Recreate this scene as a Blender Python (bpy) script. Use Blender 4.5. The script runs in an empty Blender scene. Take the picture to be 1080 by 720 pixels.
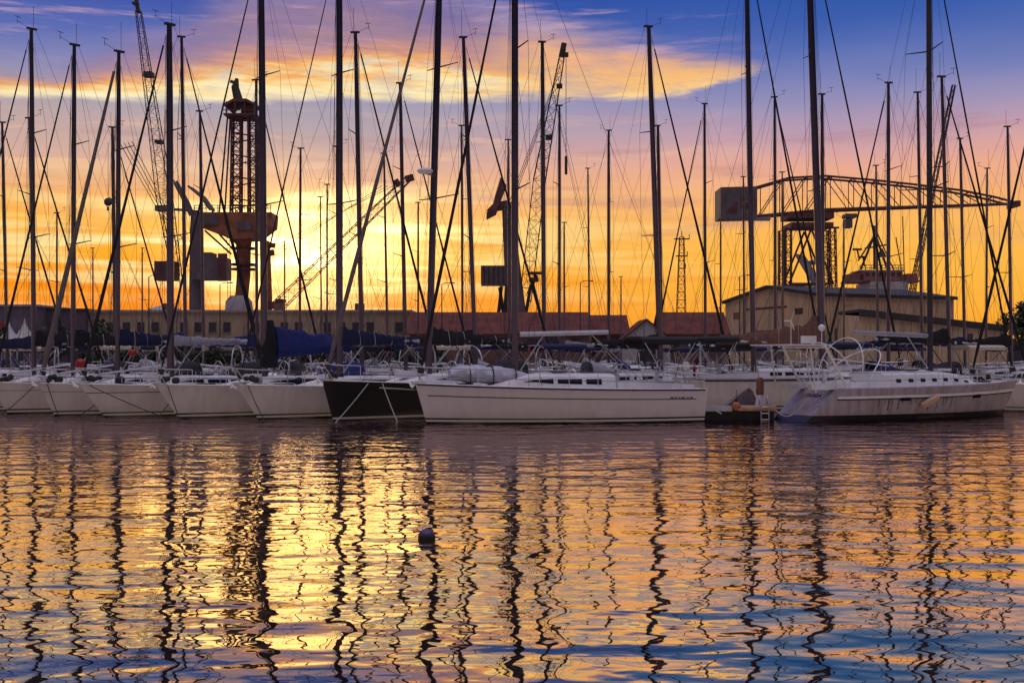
import bpy, math, random
from mathutils import Vector, Matrix, noise
rnd = random.Random(7)
S = bpy.context.scene
COL = S.collection
F, PXC, HOR, CH = 1200.0, 540.0, 375.0, 2.5      # focal length in photo pixels, centre column, horizon row, eye height

def P(px, py, D):
    """world point seen at a photo position at distance D"""
    return Vector(((px-PXC)/F*D, D, CH-(py-HOR)/F*D))
def lin(c):
    return tuple((v/255/12.92 if v/255 <= .04045 else ((v/255+.055)/1.055)**2.4) for v in c)

# ------------------------------------------------------------------ materials
_M = {}
def mat(name, col, rough=.5, metal=0.0, var=.12, scale=6.0, coat=0.0, stretch=(1, 1, 1)):
    key = (name, tuple(col), rough, metal)
    if key in _M: return _M[key]
    m = bpy.data.materials.new(name); m.use_nodes = True
    nt = m.node_tree; b = nt.nodes['Principled BSDF']
    b.inputs['Roughness'].default_value = rough
    b.inputs['Metallic'].default_value = metal
    b.inputs['Coat Weight'].default_value = coat
    tc = nt.nodes.new('ShaderNodeTexCoord'); mp = nt.nodes.new('ShaderNodeMapping')
    mp.inputs['Scale'].default_value = stretch
    nz = nt.nodes.new('ShaderNodeTexNoise'); nz.inputs['Scale'].default_value = scale
    nz.inputs['Detail'].default_value = 4
    rp = nt.nodes.new('ShaderNodeValToRGB')
    lo = [max(0, c*(1-var*1.6)) for c in col]; hi = [min(1, c*(1+var)) for c in col]
    rp.color_ramp.elements[0].position = .3; rp.color_ramp.elements[0].color = (*lo, 1)
    rp.color_ramp.elements[1].position = .7; rp.color_ramp.elements[1].color = (*hi, 1)
    nt.links.new(tc.outputs['Object'], mp.inputs['Vector']); nt.links.new(mp.outputs['Vector'], nz.inputs['Vector'])
    nt.links.new(nz.outputs['Fac'], rp.inputs['Fac']); nt.links.new(rp.outputs['Color'], b.inputs['Base Color'])
    _M[key] = m
    return m

def hull_mat(top, stripe=(.75, .75, .75), line=(.01, .01, .015), cove=None, streaks=.25, zc=.98, wl=.06):
    """hull paint: antifouling, boot stripe and topsides divided at real heights above the waterline; rust/dirt streaks"""
    key = ('hull', tuple(top), tuple(stripe), cove, streaks, zc, wl)
    if key in _M: return _M[key]
    m = bpy.data.materials.new('hull_paint'); m.use_nodes = True
    nt = m.node_tree; b = nt.nodes['Principled BSDF']
    b.inputs['Roughness'].default_value = .28; b.inputs['Coat Weight'].default_value = .15
    tc = nt.nodes.new('ShaderNodeTexCoord'); sx = nt.nodes.new('ShaderNodeSeparateXYZ')
    nt.links.new(tc.outputs['Object'], sx.inputs[0])
    mr = nt.nodes.new('ShaderNodeMapRange'); mr.inputs['From Min'].default_value = -1; mr.inputs['From Max'].default_value = 3
    nt.links.new(sx.outputs['Z'], mr.inputs['Value'])
    rp = nt.nodes.new('ShaderNodeValToRGB'); cr = rp.color_ramp; cr.interpolation = 'CONSTANT'
    pos = lambda z: (z+1)/4
    st = [(-1, (.012, .012, .018)), (wl, stripe), (wl+.07, line), (wl+.13, top)]
    if cove: st += [(zc, cove), (zc+.03, top)]
    while len(cr.elements) < len(st): cr.elements.new(.5)
    for e, (z, c) in zip(cr.elements, st): e.position = pos(z); e.color = (*c, 1)
    nt.links.new(mr.outputs['Result'], rp.inputs['Fac'])
    mp = nt.nodes.new('ShaderNodeMapping'); mp.inputs['Scale'].default_value = (2.2, 2.2, .25)
    nz = nt.nodes.new('ShaderNodeTexNoise'); nz.inputs['Scale'].default_value = 2.0; nz.inputs['Detail'].default_value = 5
    nt.links.new(tc.outputs['Object'], mp.inputs[0]); nt.links.new(mp.outputs[0], nz.inputs['Vector'])
    r2 = nt.nodes.new('ShaderNodeValToRGB'); r2.color_ramp.elements[0].position = .3; r2.color_ramp.elements[1].position = .62
    r2.color_ramp.elements[0].color = (1-streaks, 1-streaks*1.1, 1-streaks*1.3, 1)
    nt.links.new(nz.outputs['Fac'], r2.inputs['Fac'])
    mx = nt.nodes.new('ShaderNodeMix'); mx.data_type = 'RGBA'; mx.blend_type = 'MULTIPLY'; mx.inputs[0].default_value = 1
    nt.links.new(rp.outputs['Color'], mx.inputs[6]); nt.links.new(r2.outputs['Color'], mx.inputs[7])
    # scum and rust tint fading up from the boot stripe, broken by noise
    nz2 = nt.nodes.new('ShaderNodeTexNoise'); nz2.inputs['Scale'].default_value = 1.6; nz2.inputs['Detail'].default_value = 5
    nt.links.new(tc.outputs['Object'], nz2.inputs['Vector'])
    ma = nt.nodes.new('ShaderNodeMath'); ma.operation = 'MULTIPLY_ADD'; ma.inputs[1].default_value = -.9; ma.inputs[2].default_value = .45
    nt.links.new(nz2.outputs['Fac'], ma.inputs[0])
    m2 = nt.nodes.new('ShaderNodeMath'); m2.operation = 'ADD'; nt.links.new(sx.outputs['Z'], m2.inputs[0]); nt.links.new(ma.outputs[0], m2.inputs[1])
    r3 = nt.nodes.new('ShaderNodeMapRange'); r3.inputs['From Min'].default_value = wl+.08; r3.inputs['From Max'].default_value = wl+.55
    r3.inputs['To Min'].default_value = .32; r3.inputs['To Max'].default_value = 0; nt.links.new(m2.outputs[0], r3.inputs['Value'])
    m3 = nt.nodes.new('ShaderNodeMix'); m3.data_type = 'RGBA'; m3.blend_type = 'MULTIPLY'; m3.inputs[7].default_value = (.62, .52, .42, 1)
    nt.links.new(r3.outputs['Result'], m3.inputs[0]); nt.links.new(mx.outputs[2], m3.inputs[6])
    nt.links.new(m3.outputs[2], b.inputs['Base Color'])
    _M[key] = m
    return m

WHITE, GREYW = (.66, .62, .66), (.62, .63, .68)
ALU = mat('anodised_mast', (.13, .12, .135), .25, .92, .1, 3, stretch=(1, 1, .2))
ALU_L = mat('pale_aluminium', (.52, .52, .56), .35, .6, .1, 4)
STEEL = mat('stainless_tube', (.72, .72, .76), .3, .35, .08, 4)
WIRE = mat('rigging_wire', (.06, .06, .07), .45, .5, .1, 4)
ROPE = mat('mooring_rope', (.5, .48, .45), .9, 0, .2, 30)
ROPE_D = mat('dark_mooring_rope', (.05, .05, .055), .9, 0, .2, 30)
GEL = mat('white_gelcoat', (.82, .82, .84), .35, 0, .07, 2.5, coat=.1)
GELG = mat('grey_gelcoat', (.5, .52, .58), .4, 0, .1, 2.5)
TEAK = mat('teak_deck', (.27, .19, .13), .7, 0, .2, 12, stretch=(.3, 6, 1))
GLASS = mat('smoked_window', (.012, .013, .018), .12, 0, .1, 3)
BLACK = mat('black_canvas', (.012, .012, .016), .85, 0, .3, 9)
NAVY = mat('navy_canvas', (.008, .014, .065), .85, 0, .25, 9)
BLUE = mat('blue_canvas', (.012, .026, .17), .85, 0, .25, 9)
BROWN = mat('brown_canvas', (.22, .11, .085), .85, 0, .2, 9)
GREYC = mat('grey_canvas', (.34, .34, .40), .85, 0, .15, 9)
CREAM = mat('cream_canvas', (.55, .48, .36), .85, 0, .15, 9)
RED = mat('red_vinyl', (.45, .02, .02), .45, 0, .1, 9)
ORANGE = mat('orange_vinyl', (.55, .17, .07), .5, 0, .2, 9)
PEACH = mat('faded_fender_vinyl', (.55, .36, .25), .5, 0, .15, 9)
WOOD = mat('weathered_timber', (.26, .17, .11), .8, 0, .3, 8, stretch=(.4, 4, 4))
BROWNP = mat('brown_plastic', (.22, .10, .065), .5, 0, .15, 9)
PURPLE = mat('purple_buoy_plastic', (.055, .035, .13), .4, 0, .2, 12)
SAILW = mat('white_sailcloth', (.6, .58, .6), .8, 0, .1, 5, stretch=(1, 1, .2))
CONC = mat('quay_concrete', (.28, .26, .25), .9, 0, .2, 1.5)
RUBBER = mat('grey_hypalon', (.52, .54, .66), .55, 0, .1, 5)
GREYD = mat('taupe_canvas', (.15, .13, .13), .85, 0, .15, 9)
CANV = {'taupe': GREYD, 'black': BLACK, 'navy': NAVY, 'blue': BLUE, 'brown': BROWN, 'grey': GREYC, 'cream': CREAM, 'white': SAILW}

# ------------------------------------------------------------------ mesh builder
class MB:
    def __init__(s): s.v = []; s.f = []
    def add(s, vs, fs):
        o = len(s.v); s.v += [tuple(v) for v in vs]; s.f += [tuple(i+o for i in f) for f in fs]; return s
    def tube(s, pts, r, n=6, cap=True):
        pts = [Vector(p) for p in pts]
        rs = r if isinstance(r, (list, tuple)) else [r]*len(pts)
        vs = []; fs = []; up = None
        for i, p in enumerate(pts):
            d = (pts[min(i+1, len(pts)-1)]-pts[max(i-1, 0)]).normalized()
            if up is None:
                up = d.cross(Vector((0, 0, 1)) if abs(d.z) < .9 else Vector((1, 0, 0))).normalized()
            up = (up-d*up.dot(d)).normalized(); w = d.cross(up)
            for k in range(n):
                a = 2*math.pi*k/n
                vs.append(p+(up*math.cos(a)+w*math.sin(a))*rs[i])
        for i in range(len(pts)-1):
            for k in range(n):
                fs.append((i*n+k, i*n+(k+1) % n, (i+1)*n+(k+1) % n, (i+1)*n+k))
        if cap:
            fs.append(tuple(range(n-1, -1, -1))); fs.append(tuple(range((len(pts)-1)*n, len(pts)*n)))
        return s.add(vs, fs)
    def box(s, c, d, M=None):
        c = Vector(c); vs = []
        for x in (-.5, .5):
            for y in (-.5, .5):
                for z in (-.5, .5):
                    q = Vector((x*d[0], y*d[1], z*d[2]))
                    vs.append(c+(M @ q if M else q))
        return s.add(vs, [(0, 1, 3, 2), (4, 6, 7, 5), (0, 4, 5, 1), (2, 3, 7, 6), (0, 2, 6, 4), (1, 5, 7, 3)])
    def loft(s, rings, closed=True, cap=True):
        n = len(rings[0]); vs = [p for r in rings for p in r]; fs = []
        for i in range(len(rings)-1):
            for k in range(n if closed else n-1):
                fs.append((i*n+k, i*n+(k+1) % n, (i+1)*n+(k+1) % n, (i+1)*n+k))
        if cap and closed:
            fs.append(tuple(range(n-1, -1, -1))); fs.append(tuple(range((len(rings)-1)*n, len(rings)*n)))
        return s.add(vs, fs)
    def prism(s, poly, off):
        off = Vector(off); n = len(poly); vs = [Vector(p) for p in poly]+[Vector(p)+off for p in poly]
        fs = [tuple(range(n-1, -1, -1)), tuple(range(n, 2*n))]+[(k, (k+1) % n, n+(k+1) % n, n+k) for k in range(n)]
        return s.add(vs, fs)
    def ball(s, c, r, n=10, m=7, sq=(1, 1, 1)):
        c = Vector(c); rings = []
        for i in range(m+1):
            a = math.pi*(i/m)*.998+.001
            rings.append([c+Vector((r*sq[0]*math.sin(a)*math.cos(2*math.pi*k/n), r*sq[1]*math.sin(a)*math.sin(2*math.pi*k/n), r*sq[2]*math.cos(a))) for k in range(n)])
        return s.loft(rings)
    def lattice(s, p0, p1, w0, w1, bays, r, side=Vector((0, 1, 0)), rc=None):
        """four chords with zigzag bracing"""
        p0 = Vector(p0); p1 = Vector(p1); d = (p1-p0).normalized()
        a = d.cross(side).normalized(); b = d.cross(a).normalized(); rc = rc or r*1.5
        def cor(t, k):
            w = (w0+(w1-w0)*t)/2; sa, sb = ((-1, -1), (1, -1), (1, 1), (-1, 1))[k]
            return p0.lerp(p1, t)+a*w*sa+b*w*sb
        for k in range(4): s.tube([cor(0, k), cor(1, k)], rc, 5)
        for i in range(bays):
            t0, t1 = i/bays, (i+1)/bays
            for k in range(4):
                k2 = (k+1) % 4
                s.tube([cor(t0, k if i % 2 else k2), cor(t1, k2 if i % 2 else k)], r, 4)
                s.tube([cor(t1, k), cor(t1, k2)], r, 4)
        return s

def obj(name, mb, material, parent=None, smooth=False, loc=None):
    me = bpy.data.meshes.new(name)
    me.from_pydata(mb.v, [], mb.f); me.update()
    if smooth:
        me.polygons.foreach_set('use_smooth', [True]*len(me.polygons))
        try: me.set_sharp_from_angle(angle=math.radians(40))
        except Exception: pass
    me.materials.append(material)
    o = bpy.data.objects.new(name, me); COL.objects.link(o)
    if parent: o.parent = parent
    if loc is not None: o.location = loc
    return o
def share(name, o, parent, loc):
    c = o.copy(); c.name = name; COL.objects.link(c); c.parent = parent; c.location = loc; return c
def thing(name, label, cat, loc=(0, 0, 0), rz=0, group=None):
    e = bpy.data.objects.new(name, None); COL.objects.link(e); e.empty_display_size = .2
    e.location = loc; e.rotation_euler = (0, 0, rz); e['label'] = label; e['category'] = cat
    if group: e['group'] = group
    return e
def tag(o, label, cat, group=None):
    o['label'] = label; o['category'] = cat
    if group: o['group'] = group
    return o
def text_mesh(name, body, size, material, parent, M, extrude=.004):
    cu = bpy.data.curves.new(name, 'FONT'); cu.body = body; cu.size = size; cu.extrude = extrude
    cu.align_x = 'CENTER'; cu.align_y = 'CENTER'
    t = bpy.data.objects.new(name, cu); COL.objects.link(t)
    dg = bpy.context.evaluated_depsgraph_get(); dg.update()
    me = bpy.data.meshes.new_from_object(t.evaluated_get(dg))
    bpy.data.objects.remove(t)
    me.transform(M); me.materials.clear(); me.materials.append(material)
    o = bpy.data.objects.new(name, me); COL.objects.link(o); o.parent = parent
    return o

def crumple(mb, amp, freq, seed=0.0):
    out = []
    for x, y, z in mb.v:
        q = Vector((x*freq, y*freq*1.3+seed, z*freq*.7))
        n = noise.noise_vector(q)+.5*noise.noise_vector(q*2.3)
        out.append((x+n.x*amp*.3, y+n.y*amp, z+n.z*amp))
    mb.v = out; return mb
# ------------------------------------------------------------------ yachts
YG_FRONT = 'sailing yachts moored along the front of the marina'
YG_BACK = 'sailing yachts moored in the ranks behind'
def planform(t):
    if t < .55: return max(.015, 1-(1-t/.55)**2.1)
    return 1-.30*((t-.55)/.45)**2

def yacht(label, group, loc, fwd, L=12, B=3.4, Fb=1.55, Fs=1.2, mf=.38, H=17, rake=0.0, mr=.1, level=1,
          hull=WHITE, stripe=(.75, .75, .75), cove=None, cover='black', cover_style='bag', genoa='black', genoa_r=.07,
          bow_rake=.7, stern_rake=.35, boom_z=3.05, hood='navy', bimini=None, radar=False, cabin_h=.42, streaks=.12,
          mast_m=None, spreaders=2, extra=None, name='sailing_yacht', boom=True, stay_frac=.975, win=True, gear=True, wl=.06, bl=None, mast_z0=None, boom_m=None):
    rz = math.atan2(fwd.y, fwd.x)
    T = thing(name, label, 'sailboat', loc, rz, group)
    xb = mf*L
    sh = lambda t: Fs+(Fb-Fs)*(1-t)**1.8
    def hp(t, v, s, off=0.0):
        hb = B/2*planform(t); bown = (1-t)**2
        low = .88-.42*bown
        if v >= 0: k = low+(1-low)*v**.75; z = v*sh(t)
        else: k = low*max(.05, 1+v*1.5); z = v*1.0
        x = xb-L*t-bow_rake*(1-max(v, -.4))*(1-t)**4+stern_rake*v*t**8
        return Vector((x, s*(hb*k+off), z))
    ns = 22 if level == 2 else 14
    ts = [0, .012, .03, .06]+[.06+.94*(i/(ns-4)) for i in range(1, ns-3)]
    vsv = [-.5, -.25, 0, .15, .3, .45, .6, .8, 1.0] if level == 2 else [-.4, 0, .25, .5, .75, 1.0]
    m = MB()
    rings = [[hp(t, v, 1) for v in reversed(vsv)]+[hp(t, v, -1) for v in vsv] for t in ts]
    m.loft(rings, closed=False, cap=False)
    nn = len(vsv)*2; last = (len(ts)-1)*nn
    m.f.append(tuple(range(last, last+nn)))
    m.f.append(tuple(range(nn-1, -1, -1)))
    obj('hull', m, hull_mat(hull, stripe, cove=cove, streaks=streaks, wl=wl), T, True)
    dz = lambda t: sh(t)-.015
    m = MB()
    m.loft([[Vector((hp(t, 1, 1).x, hp(t, 1, 1).y*u*.985, dz(t)+.05*(1-u*u))) for u in (1, .5, 0, -.5, -1)] for t in ts], closed=False)
    obj('deck', m, TEAK if level == 2 and cover == 'brown' else GEL, T, True)
    m = MB()
    for s in (1, -1): m.tube([hp(t, 1, s)+Vector((0, -s*.02, .02)) for t in ts], .028, 5)
    obj('toe_rail', m, ALU_L if level == 2 else GELG, T, True)
    # coachroof
    c0, c1 = .24, .68
    cw = lambda t: B/2*planform(t)*.64
    def chh(t):
        u = (t-c0)/(c1-c0)
        return cabin_h*(min(1, (u/.35))**.8 if u < .35 else 1+.12*(u-.35))
    def cp(t, w, s, off=0.0):                      # w: height share of the side wall
        return Vector((xb-L*t, s*(cw(t)*(1-.12*w)+off), dz(t)+.03+chh(t)*.82*w))
    rings = []
    for i in range(11):
        t = c0+(c1-c0)*i/10; z = dz(t)+.03
        rings.append([cp(t, 0, 1), cp(t, 1, 1), Vector((xb-L*t, cw(t)*.7, z+chh(t)*.97)), Vector((xb-L*t, 0, z+chh(t)*1.04)),
                      Vector((xb-L*t, -cw(t)*.7, z+chh(t)*.97)), cp(t, 1, -1), cp(t, 0, -1)])
    m = MB(); m.loft(rings); obj('coachroof', m, GEL, T, True)
    def patch(t0, t1, w0, w1, s, fn, n=5, off=.012, taper=0.0):
        m = MB(); rr = []
        for i in range(n+1):
            t = t0+(t1-t0)*i/n; u = i/n
            a, b = w0+(w1-w0)*.5*taper*(1-u), w1-(w1-w0)*.5*taper*(1-u)
            rr.append([fn(t, a, s, off), fn(t, b, s, off), fn(t, b, s, -.01), fn(t, a, s, -.01)])
        return m.loft(rr)
    wins = [(.36, .46, .9), (.475, .56, .2), (.575, .63, .1)] if level == 2 else [(.4, .5, .5), (.53, .62, .2)]
    for s in (1, -1):
        for a, b, tp in wins: obj('cabin_window', patch(a, b, .35, .8, s, cp, taper=tp), GLASS, T) if win else None
    # cockpit coamings, wheel
    for s in (1, -1):
        m = MB(); rr = []
        for i in range(5):
            t = c1+.005+(.965-c1)*i/4; y = s*B/2*planform(t)*.62; z = dz(t); x = xb-L*t; h = .32-.03*i
            rr.append([Vector((x, y-s*.12, z)), Vector((x, y-s*.09, z+h)), Vector((x, y+s*.09, z+h)), Vector((x, y+s*.16, z))])
        m.loft(rr); obj('cockpit_coaming', m, GEL, T)
    tw = .86; xw = xb-L*tw; zw = dz(tw)
    m = MB(); m.tube([(xw, 0, zw), (xw, 0, zw+.72)], [.12, .07], 6); obj('binnacle', m, GEL, T)
    m = MB(); R = .42
    m.tube([(xw-.12, R*math.cos(a), zw+.72+R*math.sin(a)) for a in [2*math.pi*k/16 for k in range(17)]], .018, 5, False)
    for k in range(5):
        a = 2*math.pi*k/5; m.tube([(xw-.12, 0, zw+.72), (xw-.12, R*math.cos(a), zw+.72+R*math.sin(a))], .01, 4)
    obj('steering_wheel', m, STEEL, T, True)
    # canvas
    def canopy(nm, x0, x1, w, z0, h, mt, front_drop=0.0):
        m = MB(); rr = []
        for i in range(7):
            u = i/6; x = x0+(x1-x0)*u; hh = h*(1-front_drop*(1-u)**2); row = []; inn = []
            for k in range(11):
                a = math.pi*k/10; c = math.cos(a)
                y = w*(abs(c)**.6)*(1 if c > 0 else -1); zz = z0+hh*math.sin(a)**.55
                row.append(Vector((x, y, zz))); inn.append(Vector((x, y*.97, zz-.03)))
            rr.append(row+inn[::-1])
        m.loft(rr); return obj(nm, m, mt, T, True)
    if hood:
        canopy('sprayhood', xb-L*(c1-.07), xb-L*(c1+.055), cw(c1)*.98, dz(c1)+cabin_h*.75, .78, CANV[hood], .75)
    if bimini:
        tb0, tb1 = .77, .97
        canopy('bimini', xb-L*tb0, xb-L*tb1, B*.36, dz(.85)+1.75, .28, CANV[bimini])
        for s in (1, -1):
            m = MB()
            m.tube([(xb-L*.87, s*B*.36, dz(.85)+.1), (xb-L*tb0-.1, s*B*.358, dz(.85)+1.77)], .014, 5)
            m.tube([(xb-L*.87, s*B*.36, dz(.85)+.1), (xb-L*tb1+.1, s*B*.358, dz(.85)+1.77)], .014, 5)
            obj('bimini_frame', m, STEEL, T)
    # mast and rig
    mm = mast_m or ALU
    z0 = dz(mf)+chh(mf) if mf > c0 else dz(mf)
    mp = lambda z: Vector((-math.tan(rake)*(z-z0), 0, z))
    m = MB(); m.tube([mp(z0-.05), mp(z0+(H-z0)*.5), mp(z0+(H-z0)*.8), mp(H)], [mr, mr, mr*.93, mr*.72], 10 if level else 6)
    mast = obj('mast', m, mm, T, True)
    m = MB(); tp = mp(H)
    m.box(tp+Vector((-.02, 0, .04)), (.45, mr*1.3, .08))
    mh = obj('masthead_crane', m, WIRE, mast)
    if level:
        m = MB(); m.tube([tp+Vector((-.1, 0, .05)), tp+Vector((-.1, 0, .95+rnd.random()*.6))], .010, 4); obj('antenna', m, WIRE, mast)
        m = MB(); q = tp+Vector((.15, 0, .06))
        m.tube([q, q+Vector((.5, 0, .22))], .011, 4); m.tube([q+Vector((.5, 0, .1)), q+Vector((.5, 0, .42))], .011, 4)
        m.tube([q+Vector((.34, .0, .40)), q+Vector((.62, 0, .44))], .016, 4)
        obj('wind_vane', m, WIRE, mast)
    sp_z = {1: [.55], 2: [.40, .70], 3: [.30, .53, .76]}[spreaders]
    tips = {1: [], -1: []}
    for k, fz in enumerate(sp_z):
        z = z0+(H-z0)*fz; w = B*.40*(1-.22*k)
        for s in (1, -1):
            tip = mp(z)+Vector((-.28-.0*k, s*w, .10)); tips[s].append(tip)
            m = MB(); m.tube([mp(z), tip], [.035, .02], 5); obj('spreader', m, WIRE, mast)
    wr = .0075 if level == 2 else .009
    tch = mf+.02
    for s in (1, -1):
        ch = hp(tch, 1, s)+Vector((0, -s*.08, 0))
        m = MB(); m.tube([ch]+tips[s]+[mp(H*.985)], wr, 4); obj('shroud', m, WIRE, T)
        if level:
            m = MB(); m.tube([ch+Vector((-.5, 0, 0)), mp(z0+(H-z0)*sp_z[0]-.1)], wr, 4); obj('shroud', m, WIRE, T)
        if level == 2 and len(sp_z) > 1:
            m = MB(); m.tube([tips[s][0], mp(z0+(H-z0)*sp_z[1]-.1)], wr, 4); obj('shroud', m, WIRE, T)
    bt = hp(0, 1, 1); bow = Vector((bt.x-.12, 0, bt.z+.08)); head = mp(H*stay_frac)+Vector((mr, 0, 0))
    m = MB(); m.tube([bow, head], .011, 4); st = obj('forestay', m, WIRE, T)
    if genoa:
        g0 = bow.lerp(head, .035); m = MB()
        N = 14
        m.tube([bow.lerp(head, .035+.93*i/N) for i in range(N+1)],
               [genoa_r*(.62 if i == 0 else 1.0-.55*(i/N))*(1+.07*math.sin(i*2.3)) for i in range(N+1)], 7)
        obj('furled_genoa', m, CANV[genoa], T, True)
        m = MB(); m.tube([bow.lerp(head, .018), bow.lerp(head, .03)], [.13, .13], 9); obj('furling_drum', m, WIRE, T, True)
    stn = hp(1, 1, 1)
    m = MB(); spl = Vector((stn.x+1.0, 0, stn.z+3.2)); m.tube([spl, mp(H)+Vector((-.2, 0, .03))], .008, 4)
    obj('backstay', m, WIRE, T)
    for s in (1, -1):
        m = MB(); m.tube([(stn.x+.1, s*stn.y*.8, stn.z), spl], .008, 4); obj('backstay', m, WIRE, T)
    # halyards run beside the mast
    for k in range(3 if level == 2 else (1 if level else 0)):
        a = (mr+.06+.10*k, (k-1)*.16, 0); m = MB()
        m.tube([mp(z0+.3)+Vector((a[0]+.12*k, a[1], 0)), mp(H*.97)+Vector((mr, a[1]*.3, 0))], .007, 4); obj('halyard', m, WIRE, T)
    # boom and cover
    bl = bl or L*.335; bend = Vector((-bl, 0, boom_z+.10)); b0 = Vector((-mr-.05, 0, boom_z))
    if boom:
        m = MB(); m.tube([b0, bend], [.095, .085], 8); bm_ = obj('boom', m, boom_m or ALU_L, T, True)
        m = MB(); m.tube([bend+Vector((.05, 0, 0)), mp(H*.985)], .006, 4); obj('topping_lift', m, WIRE, T)
        m = MB(); m.tube([Vector((-mr, 0, z0+.15)), Vector((-bl*.3, 0, boom_z-.05))], .028, 6); obj('boom_vang', m, ALU_L if level == 2 else WIRE, T)
        xs = xb-L*.8
        for k in (0, 1):
            m = MB(); m.tube([Vector((-bl*.82, 0, boom_z)), Vector((xs+.1-.2*k, (k*2-1)*.3, dz(.8)+.2))], .012, 4); obj('mainsheet', m, ROPE, T)
    if boom and cover_style in ('bag', 'tall', 'slim'):
        hmax = {'bag': .62, 'tall': 1.0, 'slim': .30}[cover_style]
        m = MB(); rr = []; N = 30 if level == 2 else 16
        for i in range(N+1):
            u = i/N; c = b0.lerp(bend, u*.97)
            hh = hmax*((1-u)**1.6*.72+.28)*(1+.08*math.sin(i*1.7+L)); ww = .13+.10*(1-u)
            if cover_style == 'tall' and u < .08: hh = hmax*1.25
            c = c+Vector((.12 if i == 0 else 0, 0, .02*math.sin(i*2.1)))
            rr.append([c+Vector((0, ww*.6*math.cos(a)*(1 if math.sin(a) < 0 else (1-.55*math.sin(a))), (hh*math.sin(a) if math.sin(a) > 0 else .16*math.sin(a))+.02)) for a in [2*math.pi*k/16 for k in range(16)]])
        m.loft(rr); crumple(m, .05, 2.6, L*3); cvr = obj('sail_cover', m, CANV[cover], T, True)
        if level == 2:
            for u in (.2, .42, .64, .86):
                i = int(u*N); ring = rr[i]; cc = sum(ring, Vector())/len(ring)
                m = MB(); m.tube([cc+(p-cc)*1.07 for p in ring]+[cc+(ring[0]-cc)*1.07], .016, 5, False); obj('sail_tie', m, ROPE, cvr)
        if level:
            for s in (1, -1):
                m = MB(); m.tube([bend.lerp(b0, .35)+Vector((0, s*.12, .1)), mp(z0+(H-z0)*.42)], .006, 4); obj('lazy_jack', m, WIRE, T)
    if radar:
        zr = z0+(H-z0)*radar
        m = MB(); m.ball(mp(zr)+Vector((.5, 0, 0)), .34, 12, 8, (1, 1, .38)); rd = obj('radar_dome', m, GEL, mast, True)
        m = MB(); m.tube([mp(zr-.12), mp(zr)+Vector((.45, 0, -.1))], .04, 5); obj('bracket', m, ALU_L, rd)
    # rails
    hs = .62
    if level:
        m = MB()
        a = hp(.10, 1, 1); b = hp(.10, 1, -1)
        tipx = bt.x+.12
        up = Vector((0, 0, hs))
        m.tube([a+up, hp(.05, 1, 1)+up+Vector((0, .05, 0)), (tipx, .17, bt.z+hs+.03), (tipx, -.17, bt.z+hs+.03), hp(.05, 1, -1)+up+Vector((0, -.05, 0)), b+up], .016, 5)
        m.tube([a, a+up], .015, 5); m.tube([b, b+up], .015, 5)
        for s in (1, -1):
            m.tube([hp(.03, 1, s), (tipx-.05, s*.15, bt.z+hs)], .015, 5)
            m.tube([a*1 if s > 0 else b, (tipx-.1, s*.16, bt.z+hs*.5)][0:2], .012, 5) if False else None
        obj('pulpit', m, STEEL, T, True)
        m = MB(); e1 = .985; e0 = .90
        pts = [hp(e0, 1, 1)+up, hp(e1, 1, 1)+up+Vector((-.05, -.1, 0)), hp(e1, 1, -1)+up+Vector((-.05, .1, 0)), hp(e0, 1, -1)+up]
        m.tube(pts, .016, 5); pts2 = [p-Vector((0, 0, hs*.5)) for p in pts]; m.tube(pts2, .012, 5)
        for p in pts: m.tube([p, p-up], .015, 5)
        obj('pushpit', m, STEEL, T, True)
        nst = 7 if level == 2 else 5
        m = MB(); m.tube([(0, 0, 0), (0, 0, hs)], .014, 5); s0 = None
        for s in (1, -1):
            base = [hp(.10+(.80*i/(nst+1)), 1, s) for i in range(nst+2)]
            for q in base[1:-1]:
                q = q+Vector((0, -s*.06, 0))
                if s0 is None: s0 = obj('stanchion', m, STEEL, T, False, q)
                else: share('stanchion', s0, T, q)
            for fz in (1.0, .5):
                m2 = MB(); m2.tube([q+Vector((0, -s*.06, hs*fz-.01)) for q in base], .008, 4); obj('lifeline', m2, WIRE, T)
    if level == 2:
        for t, hh in ((.17, .55), (.5, .5)):
            z = dz(t)+.05+(chh(t)*1.02 if t > c0 else 0)
            m = MB(); m.box((xb-L*t, 0, z+.03), (.55, hh, .05)); h_ = obj('deck_hatch', m, GLASS, T)
        m = MB(); m.box((bt.x-.15, 0, bt.z+.05), (.55, .14, .06)); m.tube([(bt.x-.6, 0, bt.z+.1), (bt.x+.18, 0, bt.z+.09)], .03, 6)
        m.prism([(bt.x+.10, -.2, bt.z-.12), (bt.x+.24, 0, bt.z+.1), (bt.x+.10, .2, bt.z-.12), (bt.x-.05, 0, bt.z+.02)], (.03, 0, -.03))
        obj('anchor', m, STEEL, T)
        for s in (1, -1):
            q = Vector((xb-L*.74, s*B/2*planform(.74)*.62, dz(.74)+.34))
            m = MB(); m.tube([q, q+Vector((0, 0, .16))], [.09, .07], 9); obj('winch', m, STEEL, T, True)
            q = hp(.08, 1, s)+Vector((0, -s*.1, .02))
            m = MB(); m.tube([q+Vector((-.14, 0, .05)), q+Vector((.14, 0, .05))], .02, 5); m.tube([q, q+Vector((0, 0, .06))], .025, 5); obj('mooring_cleat', m, STEEL, T)
        m = MB(); q = Vector((.25, .0, z0+.0)); m.box((.6, 0, z0+.08), (.7, .4, .12)); obj('deck_box', m, GEL, T)
    elif level:
        t = .17; m = MB(); m.box((xb-L*t, 0, dz(t)+.08), (.5, .5, .05)); obj('deck_hatch', m, GLASS, T)
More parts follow.
